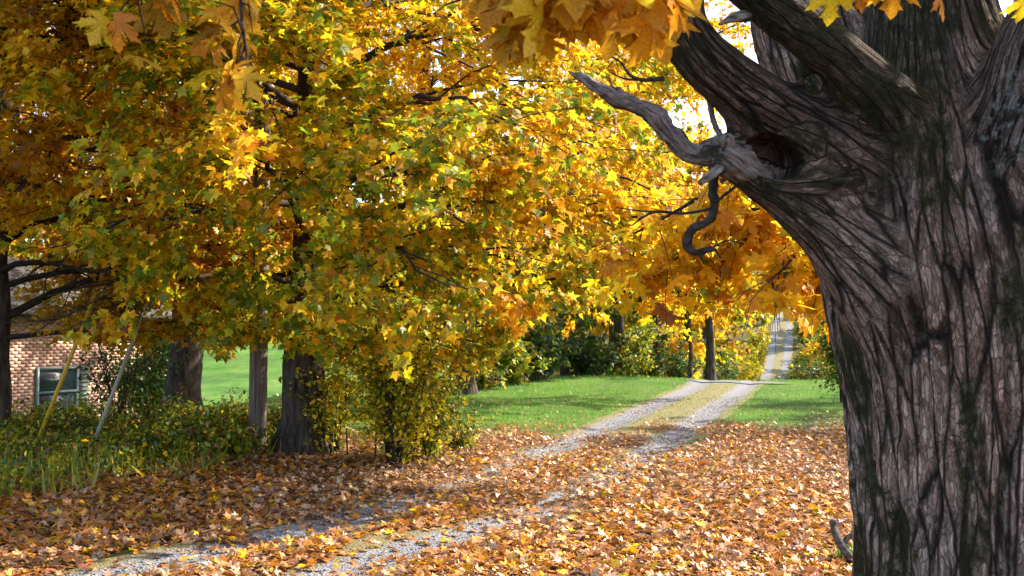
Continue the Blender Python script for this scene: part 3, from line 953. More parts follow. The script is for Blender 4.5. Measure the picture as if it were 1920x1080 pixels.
def build_old_trunk():
    mb = MB()
    for k, a in AX.items():
        c = curve(a, len(a) * 5)
        mb.add(*tube(c[:, :3], c[:, 3], 28))
    # fill behind the hollow
    o = mb.build('trunk_raw', None)
    md = o.modifiers.new('r', 'REMESH'); md.mode = 'VOXEL'; md.voxel_size = 0.054
    md = o.modifiers.new('s', 'SMOOTH'); md.factor = 0.5; md.iterations = 7
    md = o.modifiers.new('u', 'SUBSURF'); md.levels = 2; md.render_levels = 2
    dg = bpy.context.evaluated_depsgraph_get()
    ev = o.evaluated_get(dg)
    me = bpy.data.meshes.new_from_object(ev)
    bpy.data.objects.remove(o)
    n = len(me.vertices)
    V = np.empty(n * 3, np.float32); me.vertices.foreach_get('co', V); V = V.reshape(-1, 3).astype(float)
    Nn = np.empty(n * 3, np.float32); me.vertices.foreach_get('normal', Nn); Nn = Nn.reshape(-1, 3).astype(float)
    # the hollow left by a lost limb: push the surface back into an ellipsoid
    hc = P(1446, 296, 4.47); hr = np.array([0.135, 0.30, 0.092])
    q = V - hc
    tilt = -0.35
    qx = q[:, 0] * math.cos(tilt) + q[:, 2] * math.sin(tilt); qz = -q[:, 0] * math.sin(tilt) + q[:, 2] * math.cos(tilt)
    e = (qx / hr[0]) ** 2 + (qz / hr[2]) ** 2
    ins = (e < 1) & (V[:, 1] < 4.72)
    V[ins, 1] = np.maximum(V[ins, 1], hc[1] + 0.15 * np.sqrt(1 - e[ins]) ** 0.6)
    hollow = np.where(V[:, 1] < 4.95, smooth(1.05, 0.7, e), 0)
    # bark coordinates per limb, blended
    Q, DAT = [], []
    for name, a in AX.items():
        c = curve(a, len(a) * 4)
        A, R = c[:, :3], c[:, 3]
        S = np.concatenate([[0], np.cumsum(np.linalg.norm(np.diff(A, axis=0), axis=1))])
        best = np.full(n, 1e9); bq = np.full(n, 9.0); br = np.ones(n); bc = np.zeros((n, 3))
        for i in range(len(A) - 1):
            d = A[i + 1] - A[i]
            t = np.clip((V - A[i]) @ d / (d @ d), 0, 1)
            q0 = A[i] + t[:, None] * d
            rr = R[i] + (R[i + 1] - R[i]) * t
            dist = np.linalg.norm(V - q0, axis=1)
            m = dist < best
            best[m] = dist[m]; br[m] = rr[m]; bc[m] = q0[m]; bq[m] = (dist / rr)[m]
        ax = np.array([0, 0, 1.0]) if name == 'trunk' else norm(A[-1] - A[0])
        ref = np.array([0, 1.0, 0])
        r1 = norm(ref - ax * (ax @ ref)); r2 = np.cross(ax, r1)
        bv = V - bc
        th = np.arctan2(bv @ r2, -(bv @ r1))
        sv = (V - A[0]) @ ax
        Lc = np.linalg.norm(A[-1] - A[0])
        if name != 'trunk':
            bq = bq + 0.55 * smooth(0.34, 0.05, sv / Lc)
        else:
            pass
        Q.append(bq); DAT.append((th * (0.64 if name == 'trunk' else R.mean()), sv, br))
    Q = np.array(Q)
    W = np.exp(-9 * (Q - Q.min(0)))
    W /= W.sum(0)
    h = np.zeros(n); amp = np.zeros(n); hue = np.zeros(n); moss = np.zeros(n); lich = np.zeros(n); rad = np.zeros(n); tone = np.zeros(n)
    g0 = np.zeros((n, 3)); g1 = np.zeros((n, 3))
    names = list(AX)
    limbw = W.copy(); limbw[0] = -1
    doml = limbw.argmax(0)
    #          tone (light and shade of each limb painted in), brown, moss, lichen
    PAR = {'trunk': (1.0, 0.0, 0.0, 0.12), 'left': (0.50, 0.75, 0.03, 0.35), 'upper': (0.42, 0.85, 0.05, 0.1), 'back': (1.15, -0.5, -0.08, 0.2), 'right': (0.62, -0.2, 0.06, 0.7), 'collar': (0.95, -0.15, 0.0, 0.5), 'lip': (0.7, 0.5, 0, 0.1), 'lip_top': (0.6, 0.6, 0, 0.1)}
    for k, (name, (u, v, r)) in enumerate(zip(AX, DAT)):
        z = np.full(n, k * 7.3)
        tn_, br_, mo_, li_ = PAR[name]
        wu = (fbm(np.stack([u * 3.5, v * 1.6, z], 1), 101, 2) - 0.5) * 0.05
        f1, f2, ci = cell((u + wu) / 0.085, v / 0.8 + (fbm(np.stack([u * 4, v * 2, z], 1), 131, 2) - 0.5), 3 + k)
        h1 = smooth(0.0, 0.36, f2 - f1)
        rn = np.abs(fbm(np.stack([(u + wu) / 0.10, v / 1.1, z], 1), 151, 4) - 0.5) * 2
        rm = fbm(np.stack([(u + wu) / 0.03, v / 0.10, z], 1), 161, 3)
        hk = 0.50 * h1 * (0.6 + 0.6 * ci) + 0.42 * smooth(0.0, 0.45, rn) + 0.30 * (rm - 0.3)
        h += W[k] * hk
        amp += W[k] * np.clip(r * 0.06, 0.005, 0.040)
        hue += W[k] * np.clip(smooth(0.42, 0.62, fbm(np.stack([u / 0.30, v / 0.8, z], 1), 171, 3)) + br_, 0, 1)
        mo = fbm(np.stack([u / 0.17, v / 0.55, z], 1), 191, 4)
        moss += W[k] * smooth(0.49, 0.58, mo + mo_)
        lich += W[k] * smooth(0.52, 0.62, fbm(np.stack([u / 0.2, v / 0.3, z], 1), 211, 2)) * li_
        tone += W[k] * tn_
        co = np.stack([u, v, z], 1)
        if k == 0:
            g0 = co
        else:
            dm = doml == k
            g1[dm] = co[dm]
        rad += W[k] * r
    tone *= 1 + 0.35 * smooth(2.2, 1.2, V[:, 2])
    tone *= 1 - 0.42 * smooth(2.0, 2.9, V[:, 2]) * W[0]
    up = smooth(0.35, 0.9, Nn[:, 2])
    moss = np.clip(moss + up * 0.9 * (1 - W[0]), 0, 1)
    x_, y_, _f = PX(V)
    # the leader carries a wide dark mossy band
    band = np.exp(-((x_ - 1725) / 75) ** 4) * smooth(420, 250, y_) * (V[:, 1] < 5.3)
    moss = np.clip(moss + band * 0.85, 0, 1)
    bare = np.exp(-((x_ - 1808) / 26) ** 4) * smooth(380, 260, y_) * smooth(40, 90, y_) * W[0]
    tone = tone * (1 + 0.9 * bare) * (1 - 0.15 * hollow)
    moss *= 1 - bare
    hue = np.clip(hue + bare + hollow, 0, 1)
    h = np.clip(h, 0, 1.3)
    amp2 = amp * (1 - 0.6 * bare)
    lumps = (fbm(V * np.array([2.2, 2.2, 0.9]), 231, 3) - 0.5) * 0.08 * np.clip(rad / 0.5, 0.15, 1)
    V = V + Nn * ((h - 0.55) * amp2 + lumps)[:, None] * (1 - 0.7 * hollow)[:, None]
    me.vertices.foreach_set('co', (V - OLD).astype(np.float32).ravel())
    me.polygons.foreach_set('use_smooth', np.ones(len(me.polygons), bool))
    me.update()
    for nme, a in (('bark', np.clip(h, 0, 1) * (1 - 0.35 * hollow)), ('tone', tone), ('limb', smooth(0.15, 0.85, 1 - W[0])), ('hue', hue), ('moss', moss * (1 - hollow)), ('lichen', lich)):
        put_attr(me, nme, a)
    put_attr(me, 'grain', g0); put_attr(me, 'grain_limb', g1)
    me.name = 'trunk'
    me.materials.clear()
    return link('trunk', me, M_BARK, old)
build_old_trunk()

def px_tube(rows, n, sides, rough=0.1, seed=1, knots=()):
    c = curve(PL(rows), n)
    rr = c[:, 3].copy()
    for k, amp in knots:
        t = np.linspace(0, 1, n)
        rr *= 1 + amp * np.exp(-((t - k) / 0.03) ** 2)
    return tube(c[:, :3], rr, sides, True, seed, rough)

def rough_up(V, amp, sc, seed):
    d = np.stack([fbm(V * sc + k * 11.3, seed + k, 3) - 0.5 for k in range(3)], 1)
    return V + d * amp

# broken grey limb beyond the collar
def woody(rows, n, sides, seed, amp=0.3):
    """tube with ridges running along the grain; returns verts, faces, grain coords"""
    c = curve(PL(rows), n)
    S = np.concatenate([[0], np.cumsum(np.linalg.norm(np.diff(c[:, :3], axis=0), axis=1))])
    V, Fc = tube(c[:, :3], c[:, 3], sides, True)
    th = np.tile(np.arange(sides) * 2 * math.pi / sides, n); sv = np.repeat(S, sides); rr = np.repeat(c[:, 3], sides); cen = np.repeat(c[:, :3], sides, 0)
    q = np.stack([np.cos(th) * 1.2, np.sin(th) * 1.2, sv * 15], 1)
    k = 1 + amp * ((fbm(q, seed, 3) - 0.5) * 1.5 + (np.abs(fbm(q * np.array([3.4, 3.4, 0.5]), seed + 5, 4) - 0.5) * 2 - 0.35) * 0.9)
    V[:n * sides] = cen + (V[:n * sides] - cen) * k[:, None]
    g = np.zeros((len(V), 3)); g[:n * sides] = np.stack([np.cos(th) * rr, np.sin(th) * rr, sv], 1)
    return V, Fc, g

def dead_material():
    m, t, out = mat_new('dead_wood_grain')
    g = attr(t, 'grain', 'Vector')
    mp = N(t, 'ShaderNodeMapping'); mp.inputs['Scale'].default_value = (70, 70, 7); t.links.new(g, mp.inputs[0])
    m2 = N(t, 'ShaderNodeMapping'); m2.inputs['Scale'].default_value = (14, 14, 6); t.links.new(g, m2.inputs[0])
    st_ = noise(t, mp.outputs[0], 1.0, 6, 0.7)
    pt_ = noise(t, m2.outputs[0], 1.0, 4, 0.6)
    wood = ramp(t, st_, [(0.34, (0.04, 0.03, 0.025)), (0.5, (0.22, 0.17, 0.15)), (0.7, (0.44, 0.36, 0.33))])
    barky = mix(t, st_, (0.012, 0.011, 0.008), (0.085, 0.082, 0.066))
    c = mix(t, ramp(t, pt_, [(0.52, (0, 0, 0)), (0.58, (1, 1, 1))]), wood, barky)
    hh = N(t, 'ShaderNodeMath', operation='MULTIPLY_ADD'); t.links.new(pt_, hh.inputs[0]); hh.inputs[1].default_value = 0.8; t.links.new(st_, hh.inputs[2])
    principled(t, out, c, 0.9, bump(t, hh.outputs[0], 1.0, 0.022), 0.15)
    return m
M_DEADG = dead_material()
V, Fc, g_ = woody([(1450, 352, 4.66, 0.06), (1405, 325, 4.54, 0.082), (1375, 303, 4.5, 0.090), (1350, 288, 4.485, 0.086), (1328, 286, 4.48, 0.064), (1314, 291, 4.475, 0.046), (1296, 287, 4.47, 0.041), (1270, 269, 4.465, 0.042), (1250, 247, 4.46, 0.044), (1234, 224, 4.45, 0.050), (1216, 208, 4.44, 0.043), (1194, 200, 4.44, 0.036), (1162, 188, 4.43, 0.040), (1136, 173, 4.42, 0.033), (1112, 160, 4.42, 0.027), (1090, 143, 4.42, 0.020), (1078, 140, 4.415, 0.012), (1066, 132, 4.41, 0.004)], 260, 44, 5, 0.55)
V = rough_up(V, 0.016, 30, 303)
dead = link('dead_limb', mesh_np('dead_limb', V - OLD, Fc, {'grain': g_}, True), M_DEADG, old)
tag(dead, 'broken grey barkless limb below the hollow')
for rows, nm in (
    ([(1362, 290, 4.46, 0.045), (1362, 270, 4.42, 0.036), (1361, 258, 4.40, 0.032), (1361, 252, 4.39, 0.014)], 'stub'),
    ([(1380, 292, 4.48, 0.02), (1352, 256, 4.5, 0.014), (1338, 228, 4.48, 0.012), (1330, 186, 4.46, 0.014)], 'stub'),
    ([(1352, 316, 4.45, 0.028), (1332, 330, 4.42, 0.018), (1312, 343, 4.40, 0.014)], 'stub'),
    ([(1400, 30, 4.35, 0.03), (1375, 34, 4.30, 0.02), (1348, 46, 4.28, 0.006)], 'stub'),
):
    V, Fc, g_ = woody(rows, 40, 18, 9, 0.35)
    link(nm, mesh_np(nm, V - OLD, Fc, {'grain': g_}, True), M_DEADG, old)
# crooked hanging branch with side twigs
mb = MB()
V, Fc = px_tube([(1348, 300, 4.6, 0.014), (1336, 352, 4.56, 0.022), (1339, 382, 4.55, 0.021), (1331, 411, 4.54, 0.020), (1299, 430, 4.53, 0.021), (1288, 456, 4.52, 0.021), (1305, 473, 4.51, 0.017), (1338, 465, 4.5, 0.012)], 60, 9, 0.15, 8)
mb.add(rough_up(V, 0.014, 25, 320), Fc)
for rows in ([(1336, 391, 4.55, 0.008), (1285, 400, 4.6, 0.007), (1231, 397, 4.66, 0.007), (1205, 408, 4.7, 0.005), (1184, 424, 4.72, 0.003)],
             [(1336, 384, 4.55, 0.010), (1358, 366, 4.5, 0.008), (1380, 349, 4.46, 0.006)],
             [(1231, 397, 4.66, 0.005), (1195, 395, 4.7, 0.004), (1155, 389, 4.75, 0.002)],
             [(1310, 472, 4.51, 0.009), (1316, 485, 4.5, 0.006), (1320, 496, 4.5, 0.002)],
             [(1338, 465, 4.5, 0.008), (1346, 476, 4.5, 0.005), (1353, 484, 4.5, 0.002)],
             [(1334, 466, 4.5, 0.005), (1360, 452, 4.5, 0.004), (1392, 455, 4.5, 0.002)],
             ):
    mb.add(*px_tube(rows, 20, 5, 0.1, 2))
tag(mb.build('hanging_branch', M_TWIG, old, True, OLD), 'crooked bare branch hanging under the broken limb')
mb = MB()
for rows in ([(1244, 148, 4.3, 0.012), (1205, 150, 4.25, 0.009), (1180, 140, 4.2, 0.007), (1165, 118, 4.2, 0.005), (1140, 104, 4.2, 0.003)],
             [(1205, 150, 4.25, 0.006), (1172, 148, 4.2, 0.005), (1144, 136, 4.2, 0.002)]):
    mb.add(*px_tube(rows, 20, 5, 0.1, 2))
mb.build('twig', M_TWIG, old, True, OLD)

# leafy boughs of the old maple: (px,py,d,r) paths, then twigs and leaves
def bough(paths, r, ntwig, spread, nper, size, colfn, hang=0.9, face=0.3):
    """returns branch builder + leaf arrays"""
    mbs = []; out = []
    for rows in paths:
        mb = MB(); mbs.append(mb)
        c = curve(PL(rows), 24)
        mb.add(*tube(c[:, :3], c[:, 3], 6))
        for i in range(ntwig):
            t = 0.1 + 0.9 * (i + r.random()) / ntwig
            k = min(int(t * 23), 22)
            p0 = c[k, :3]
            d = norm(norm(c[k + 1, :3] - p0) * 0.5 + r.normal(0, 0.7, 3) + np.array([0, 0, -0.25]))
            L = spread * (0.5 + 0.8 * r.random())
            tw = np.array([p0, p0 + d * L * 0.5 + r.normal(0, 0.02, 3), p0 + d * L + np.array([0, 0, -0.25 * L])])
            mb.add(*tube(tw, [0.004, 0.003, 0.0015], 4, False))
            n = r.poisson(nper)
            u = (r.random(n) ** 0.7)[:, None]
            pp = np.where(u < 0.5, tw[0] + (tw[1] - tw[0]) * u * 2, tw[1] + (tw[2] - tw[1]) * (u - 0.5) * 2)
            out.append(pp)
    pos = np.concatenate(out)
    n = len(pos)
    off = norm(r.normal(0, 1, (n, 3)))
    st = pos + off * (0.03 + 0.07 * r.random((n, 1))) + np.array([0, 0, -0.03])
    nrm = r.normal(0, 0.45, (n, 3)) + np.array([0, -face, 0.45])
    tip = off * 0.5 + np.array([0, 0, -hang]) + r.normal(0, 0.25, (n, 3))
    sz = size * (0.65 + 0.6 * r.random(n))
    col = colfn(r, st, None, None, None)
    return mbs, st, nrm, tip, sz, col

r_ = np.random.default_rng(99)
near_sets = []
# hanging clusters close to the lens: top left, top centre, top right
near_sets.append((bough([[(455, -160, 3.2, 0.007), (452, 0, 3.1, 0.006), (458, 70, 3.0, 0.005), (462, 115, 2.98, 0.004), (440, 140, 2.95, 0.002)],
                         [(300, -160, 3.0, 0.007), (285, -80, 3.0, 0.005), (262, -30, 2.95, 0.003)]], r_, 12, 0.15, 1.7, 0.12, lambda r, p, *a: palette(r, len(p), [GOLD * 0.85, YEL * 0.8, ORA, BRN * 1.6], [1.2, 0.4, 0.7, 0.25]), 1.2, 0.5), 'hero'))
near_sets.append((bough([[(1000, -190, 2.7, 0.008), (1030, -100, 2.65, 0.006), (1050, -70, 2.6, 0.004), (1035, -20, 2.6, 0.003)],
                         [(1120, -190, 2.6, 0.008), (1130, -110, 2.6, 0.006), (1145, -90, 2.55, 0.005), (1150, -55, 2.55, 0.003)],
                         [(980, -190, 2.8, 0.008), (985, -80, 2.75, 0.006), (1000, -30, 2.7, 0.003)],
                         [(1240, -190, 2.9, 0.008), (1210, -110, 2.85, 0.006), (1200, -95, 2.8, 0.005), (1205, -70, 2.8, 0.003)]], r_, 17, 0.17, 2.2, 0.145, lambda r, p, *a: palette(r, len(p), [GOLD, GOLD * 0.85, YEL * 0.9, ORA], [1.6, 0.9, 0.4, 0.25], 0.12), 1.3, 0.6), 'hero'))
near_sets.append((bough([[(1480, -130, 3.0, 0.008), (1590, -85, 3.0, 0.006), (1720, -75, 2.95, 0.005), (1870, -75, 2.9, 0.003)]], r_, 15, 0.10, 1.6, 0.105, lambda r, p, *a: palette(r, len(p), [GOLD, YEL, ORA], [1, 0.6, 0.4], 0.15), 1.3, 0.6), 'hero'))
# drooping boughs behind the trunk, over the driveway
low = [[(1620, 44, 8.2, 0.05), (1520, 150, 8.0, 0.04), (1420, 282, 7.8, 0.028), (1310, 370, 7.6, 0.018), (1200, 432, 7.5, 0.010), (1120, 471, 7.4, 0.005)],
       [(1640, 97, 8.6, 0.05), (1560, 256, 8.4, 0.04), (1470, 379, 8.1, 0.025), (1390, 458, 7.9, 0.014), (1330, 511, 7.8, 0.006)],
       [(1660, 168, 7.6, 0.05), (1600, 326, 7.5, 0.035), (1530, 432, 7.3, 0.02), (1480, 493, 7.2, 0.010), (1440, 528, 7.1, 0.005)],
       [(1470, 379, 8.1, 0.02), (1380, 405, 8.0, 0.014), (1290, 467, 7.9, 0.009), (1230, 520, 7.8, 0.005)],
       [(1620, 308, 7.9, 0.03), (1570, 432, 7.8, 0.016), (1535, 511, 7.7, 0.006)]]
near_sets.append((bough(low, r_, 46, 0.44, 6.0, 0.135, col_near, 1.0, 0.2), 'fine'))
near_parts = 300
mbb = MB(); mbf = MB()
for k, ((mbs, st, nrm, tip, sz, col), kind) in enumerate(near_sets):
    for mb in mbs:
        mb.build('bough', M_TWIG, old, True, OLD)
    if kind == 'hero':
        tx, ty, _ = PX(st + norm(tip) * sz[:, None])
        lim = np.interp(tx, [0, 500, 520, 900, 950, 1060, 1085, 1250, 1290, 1500], [245, 245, 60, 60, 165, 165, 132, 132, 45, 62])
        ok = ty < lim
        st, nrm, tip, sz, col = st[ok], nrm[ok], tip[ok], sz[ok], col[ok]
        leaf_objects('hero', st, nrm, tip, sz, col, old, M_LEAF, OLD, r_)
        near_parts -= len(st)
    else:
        # the drooping edge of the boughs
        tx, ty, _ = PX(st + norm(tip) * sz[:, None])
        ok = ty < np.interp(tx, [1050, 1150, 1300, 1350, 1400, 1480, 1510, 1560], [560, 605, 650, 615, 602, 606, 640, 655])
        st, nrm, tip, sz, col = st[ok], nrm[ok], tip[ok], sz[ok], col[ok]
        # some brown withered clusters among the drooping gold
        x_, y_, _ = PX(st)
        bc = ((np.hypot((x_ - 1250) / 32, (y_ - 600) / 45) < 1) & (r_.random(len(st)) < 0.75))
        col[bc] = palette(r_, int(bc.sum()), [BRN, RUST], [1, 0.5])
        d = st[:, 1] / sz
        d[~in_view(st, -6)] = 1e9
        idx = np.argsort(d)[:max(near_parts, 0)]
        pk = np.zeros(len(st), bool); pk[idx] = True
        leaf_objects('fine', st[pk], nrm[pk], tip[pk], sz[pk], col[pk], old, M_LEAF, OLD, r_)
        scatter(mbf, T_FINE, st[~pk], nrm[~pk], tip[~pk], sz[~pk], col[~pk], r_)
# the rest of its crown, overhead and out of frame
nC = 8000
c0 = np.array([4.2, 4.6, 9.0]); cr0 = np.array([5.5, 3.9, 4.0])
d_ = norm(r_.normal(0, 1, (nC, 3))) * (0.45 + 0.55 * r_.random((nC, 1)) ** 0.5)
pc = c0 + d_ * cr0
cl = fbm(pc * 0.7, 401, 2)
pc = pc[(cl > 0.46) & ~in_view(pc, 60)]
scatter(mbf, T_FAR, pc, r_.normal(0, 0.5, (len(pc), 3)) + np.array([0, 0, 0.8]), r_.normal(0, 1, (len(pc), 3)) + np.array([0, 0, -0.5]), 0.25 * (0.7 + 0.6 * r_.random(len(pc))), palette(r_, len(pc), [GOLD, YEL, ORA], [1, 1, 0.4]), r_)
tag(mbf.build('foliage', M_LEAF, old, False, OLD), kind='stuff')

# ------------------------------------------------------------------ utility pole with guy wires
pp = P(482, 850, 15.0)
pp[2] = float(terr(pp[:1], pp[1:2])[0])
pole = empty('utility_pole', pp, 'grey weathered utility pole standing close beside the broad maple', 'pole')
hz = np.linspace(-0.2, 9.2, 40)
pc_ = np.stack([np.full(40, pp[0]) + 0.006 * hz, np.full(40, pp[1]), pp[2] + hz], 1)
mb = MB(); mb.add(*tube(pc_, np.interp(hz, [-0.2, 0.3, 9.2], [0.16, 0.135, 0.10]), 20, True, 4, 0.03)); mb.build('post', M_POLE, pole, True, pp)
M_YEL = flat_material('yellow_plastic', (0.58, 0.34, 0.02), 0.5)
M_GREYP = flat_material('grey_plastic', (0.30, 0.28, 0.22), 0.5)
M_STEEL = flat_material('steel_wire', (0.28, 0.27, 0.25), 0.45)
for (gx, gy, gd), ht, gm, glen, lab in (((57, 862, 14.2), 8.7, M_YEL, 2.75, 'yellow guard sleeve on the outer guy wire'), ((160, 872, 13.9), 6.6, M_GREYP, 1.95, 'pale grey guard sleeve on the inner guy wire')):
    a = P(gx, gy, gd); b = np.array([pp[0], pp[1], pp[2] + ht])
    mb = MB(); mb.add(*tube([a - (b - a) * 0.02, a + (b - a) * 0.5, b], 0.008, 6))
    gw = mb.build('guy_wire', M_STEEL, pole, True, pp)
    d = norm(b - a)
    mb = MB(); mb.add(*tube([a + d * 0.02, a + d * glen * 0.5, a + d * glen], [0.030, 0.028, 0.026], 10, True))
    tag(mb.build('guard_sleeve', gm, gw, True, pp), lab)

# ------------------------------------------------------------------ brick house behind the left trees
HA = np.array([-13.2, 19.6]); HDIR = norm(np.array([0.36, 0.93])); HN = np.array([HDIR[1], -HDIR[0]])
def HP(s, o, z):
    p = HA + HDIR * s + HN * o
    return np.array([p[0], p[1], z])
house = empty('brick_house', (*HA, 0), 'low pinkish brick house with a blue-grey window seen between the trunks', 'house')
HL, HH, HD = 9.6, 2.2, 7.0
ang = math.atan2(HDIR[1], HDIR[0])
M_MORTAR = flat_material('mortar', (0.33, 0.24, 0.20), 0.9, 0.1)
def brick_material():
    m, t, out = mat_new('brick')
    c = attr(t, 'col', 'Color')
    n1 = noise(t, mapped(t, (1, 1, 1)), 30, 4)
    c = mix(t, 1.0, c, ramp(t, n1, [(0.3, (0.75,) * 3), (0.7, (1.15,) * 3)]), 'MULTIPLY')
    principled(t, out, c, 0.9, bump(t, n1, 0.5, 0.01), 0.1)
    return m
M_BRICK = brick_material()
WIN = [(5.7, -0.28, 1.25, 1.22), (1.3, -0.2, 1.0, 1.15)]   # s, sill height, width, height
zb = -1.4
mb = MB()
c = HP(HL / 2, -HD / 2 - 0.03, 0)
mb.add(*box((c[0], c[1], (HH - 1.5) / 2), (HL - 0.02, HD, HH + 1.5), ang))
mb.build('wall', M_MORTAR, house, False, (*HA, 0))
mb = MB()
for rw in range(int((HH + 1.4) / 0.076)):
    z = zb + 0.04 + rw * 0.076
    s = (rw % 2) * 0.105
    while s < HL:
        hit = any(ws - ww / 2 - 0.1 < s + 0.1 < ws + ww / 2 + 0.1 and wz - 0.03 < z < wz + wh + 0.03 for ws, wz, ww, wh in WIN)
        if not hit:
            p = HP(s + 0.1, -0.066 + 0.004 * rng.random(), z)
            k = rng.random()
            col = np.array([0.50, 0.31, 0.25]) * (0.75 + 0.5 * k) + np.array([0.06, 0.05, 0.05]) * (rng.random() ** 3)
            mb.add(*box(p, (0.202, 0.084, 0.068), ang), np.array([*col, 1.0]))
        s += 0.21
tag(mb.build('bricks', M_BRICK, house, False, (*HA, 0)), kind='stuff')
M_FRAME = flat_material('white_paint', (0.75, 0.76, 0.76), 0.5)
M_SASH = flat_material('sash_paint', (0.22, 0.30, 0.32), 0.5)
M_SHUT = flat_material('shutter_paint', (0.13, 0.16, 0.15), 0.6)
def glass_mat():
    m, t, out = mat_new('window_glass')
    b = principled(t, out, (0.035, 0.06, 0.075), 0.06, None, 1.0)
    return m
M_GLASS = glass_mat()
for ws, wz, ww, wh in WIN:
    f = MB()
    for ds, dz, sw, sh in ((-ww / 2, wh / 2, 0.06, wh), (ww / 2, wh / 2, 0.06, wh), (0, 0.03, ww - 0.062, 0.06), (0, wh - 0.03, ww - 0.062, 0.06), (0, wh * 0.5, ww - 0.062, 0.05)):
        f.add(*box(HP(ws + ds, 0.0, wz + dz), (sw, 0.07, sh), ang))
    win = f.build('window', M_SASH, house, False, (*HA, 0))
    for k in (0, 1):
        g = MB(); g.add(*box(HP(ws, -0.012 + 0.004 * k, wz + wh * (0.27 + 0.46 * k)), (ww - 0.07, 0.012, wh * 0.41), ang)); g.build('pane', M_GLASS, win, False, (*HA, 0))
    g = MB(); g.add(*box(HP(ws, 0.05, wz - 0.045), (ww + 0.16, 0.12, 0.06), ang)); g.build('sill', M_FRAME, win, False, (*HA, 0))
    for sd_ in (1,):
        g = MB()
        g.add(*box(HP(ws + sd_ * (ww / 2 + 0.2), 0.02, wz + wh / 2), (0.32, 0.03, wh), ang))
        for q in range(11):
            g.add(*box(HP(ws + sd_ * (ww / 2 + 0.2), 0.043, wz + 0.1 + q * (wh - 0.2) / 10), (0.25, 0.014, 0.05), ang))
        g.build('shutter', M_SHUT, house, False, (*HA, 0))
# roof with eaves
mb = MB()
e = 0.45
A = [HP(-e, e, HH - 0.05), HP(HL + e, e, HH - 0.05), HP(HL + e, -HD / 2, HH + 1.5), HP(-e, -HD / 2, HH + 1.5), HP(-e, -HD - e, HH - 0.05), HP(HL + e, -HD - e, HH - 0.05)]
A = np.array(A); B = A + np.array([0, 0, 0.14])
mb.add(np.concatenate([A, B]), [[0, 3, 2, 1], [3, 4, 5, 2], [6, 7, 8, 9], [9, 8, 11, 10], [0, 1, 7, 6], [4, 10, 11, 5], [0, 6, 9, 3], [3, 9, 10, 4], [1, 2, 8, 7], [2, 5, 11, 8]])
mb.build('roof', simple_bark('roof_shingle', (0.06, 0.055, 0.05), (0.11, 0.10, 0.095), (4, 4, 9), 0.02), house, False, (*HA, 0))

# ------------------------------------------------------------------ shrubs and undergrowth on the verge
def shrub(name, label, px, d, hgt, rx, ry, n, colfn, seed, group=None, leaf=0.07, stems=9, temps=T_QUAD, cat='shrub', zlow=0.05, ox=0):
    r = np.random.default_rng(seed)
    b = P(px, 700, d); b[2] = float(terr(b[:1], b[1:2])[0])
    root = empty(name, b, label, cat, group)
    mb = MB(); tips = []
    for i in range(stems):
        az = i * 2.4 + r.normal(0, 0.4)
        e = np.array([math.cos(az) * rx * (0.3 + 0.7 * r.random()), math.sin(az) * ry * (0.3 + 0.7 * r.random()), hgt * (0.55 + 0.45 * r.random())])
        s0 = b + np.array([r.normal(0, rx * 0.12), r.normal(0, ry * 0.12), -0.03])
        mid = s0 + e * np.array([0.35, 0.35, 0.6]) + r.normal(0, 0.06, 3)
        c = curve([s0, mid, s0 + e], 9)
        mb.add(*tube(c, np.linspace(0.012, 0.003, 9) * (0.7 + hgt * 0.3), 5, False))
        for k in range(8):
            t = 2 + int(r.integers(0, 7))
            q = c[min(t, 8)]
            d2 = norm(r.normal(0, 1, 3) + np.array([0, 0, 0.25])) * (0.15 + 0.3 * r.random()) * (0.5 + 0.5 * hgt)
            mb.add(*tube([q, q + d2 * 0.5 + r.normal(0, 0.02, 3), q + d2], [0.004, 0.003, 0.0015], 3, False))
            tips.append((q, q + d2))
    mb.build('stem', M_TWIG, root, True, b)
    tips = np.array(tips)
    k = r.integers(0, len(tips), n)
    u = r.random((n, 1)) * 1.1
    pos = tips[k, 0] + (tips[k, 1] - tips[k, 0]) * u + r.normal(0, 0.06, (n, 3)) * (0.5 + hgt * 0.5)
    pos[:, 2] = np.maximum(pos[:, 2], b[2] + zlow + 0.05 * r.random(n))
    nrm = r.normal(0, 0.6, (n, 3)) + np.array([0, 0, 0.6])
    tip = r.normal(0, 0.7, (n, 3)) + np.array([0, 0, -0.3])
    fm = MB()
    scatter(fm, temps, pos, nrm, tip, leaf * (0.6 + 0.8 * r.random(n)), colfn(r, pos, None, None, None), r)
    tag(fm.build('foliage', M_WEED, root, False, b), kind='stuff')
    return root

def c_weed(r, p, *a):
    n = nz(p, 1.6, 65)
    g = smooth(0.4, 0.65, n)
    return palette(r, len(p), [DGR * 1.5, GRN * 1.3, YGR, BRN * 0.9, GOLD * 0.8], np.stack([0.8 + 0 * g, 1.0 * g + 0.4, 0.7 * g + 0.2, 0.28 + 0 * g, 0.12 + 0 * g], 1))
def c_yg(r, p, *a):
    n = nz(p, 1.2, 66)
    g = smooth(0.4, 0.65, n)
    return palette(r, len(p), [GRN, YGR, YEL, GOLD, BRN], np.stack([0.6 + 0 * g, 1.0 * g + 0.6, 0.8 * g + 0.2, 0.3 * g, 0.05 + 0 * g], 1))
def c_dark(r, p, *a):
    return palette(r, len(p), [DGR * 0.8, DGR * np.array([0.9, 1.2, 1.6]), GRN * 0.8, BRN * 0.5], [1.2, 0.8, 0.5, 0.25])

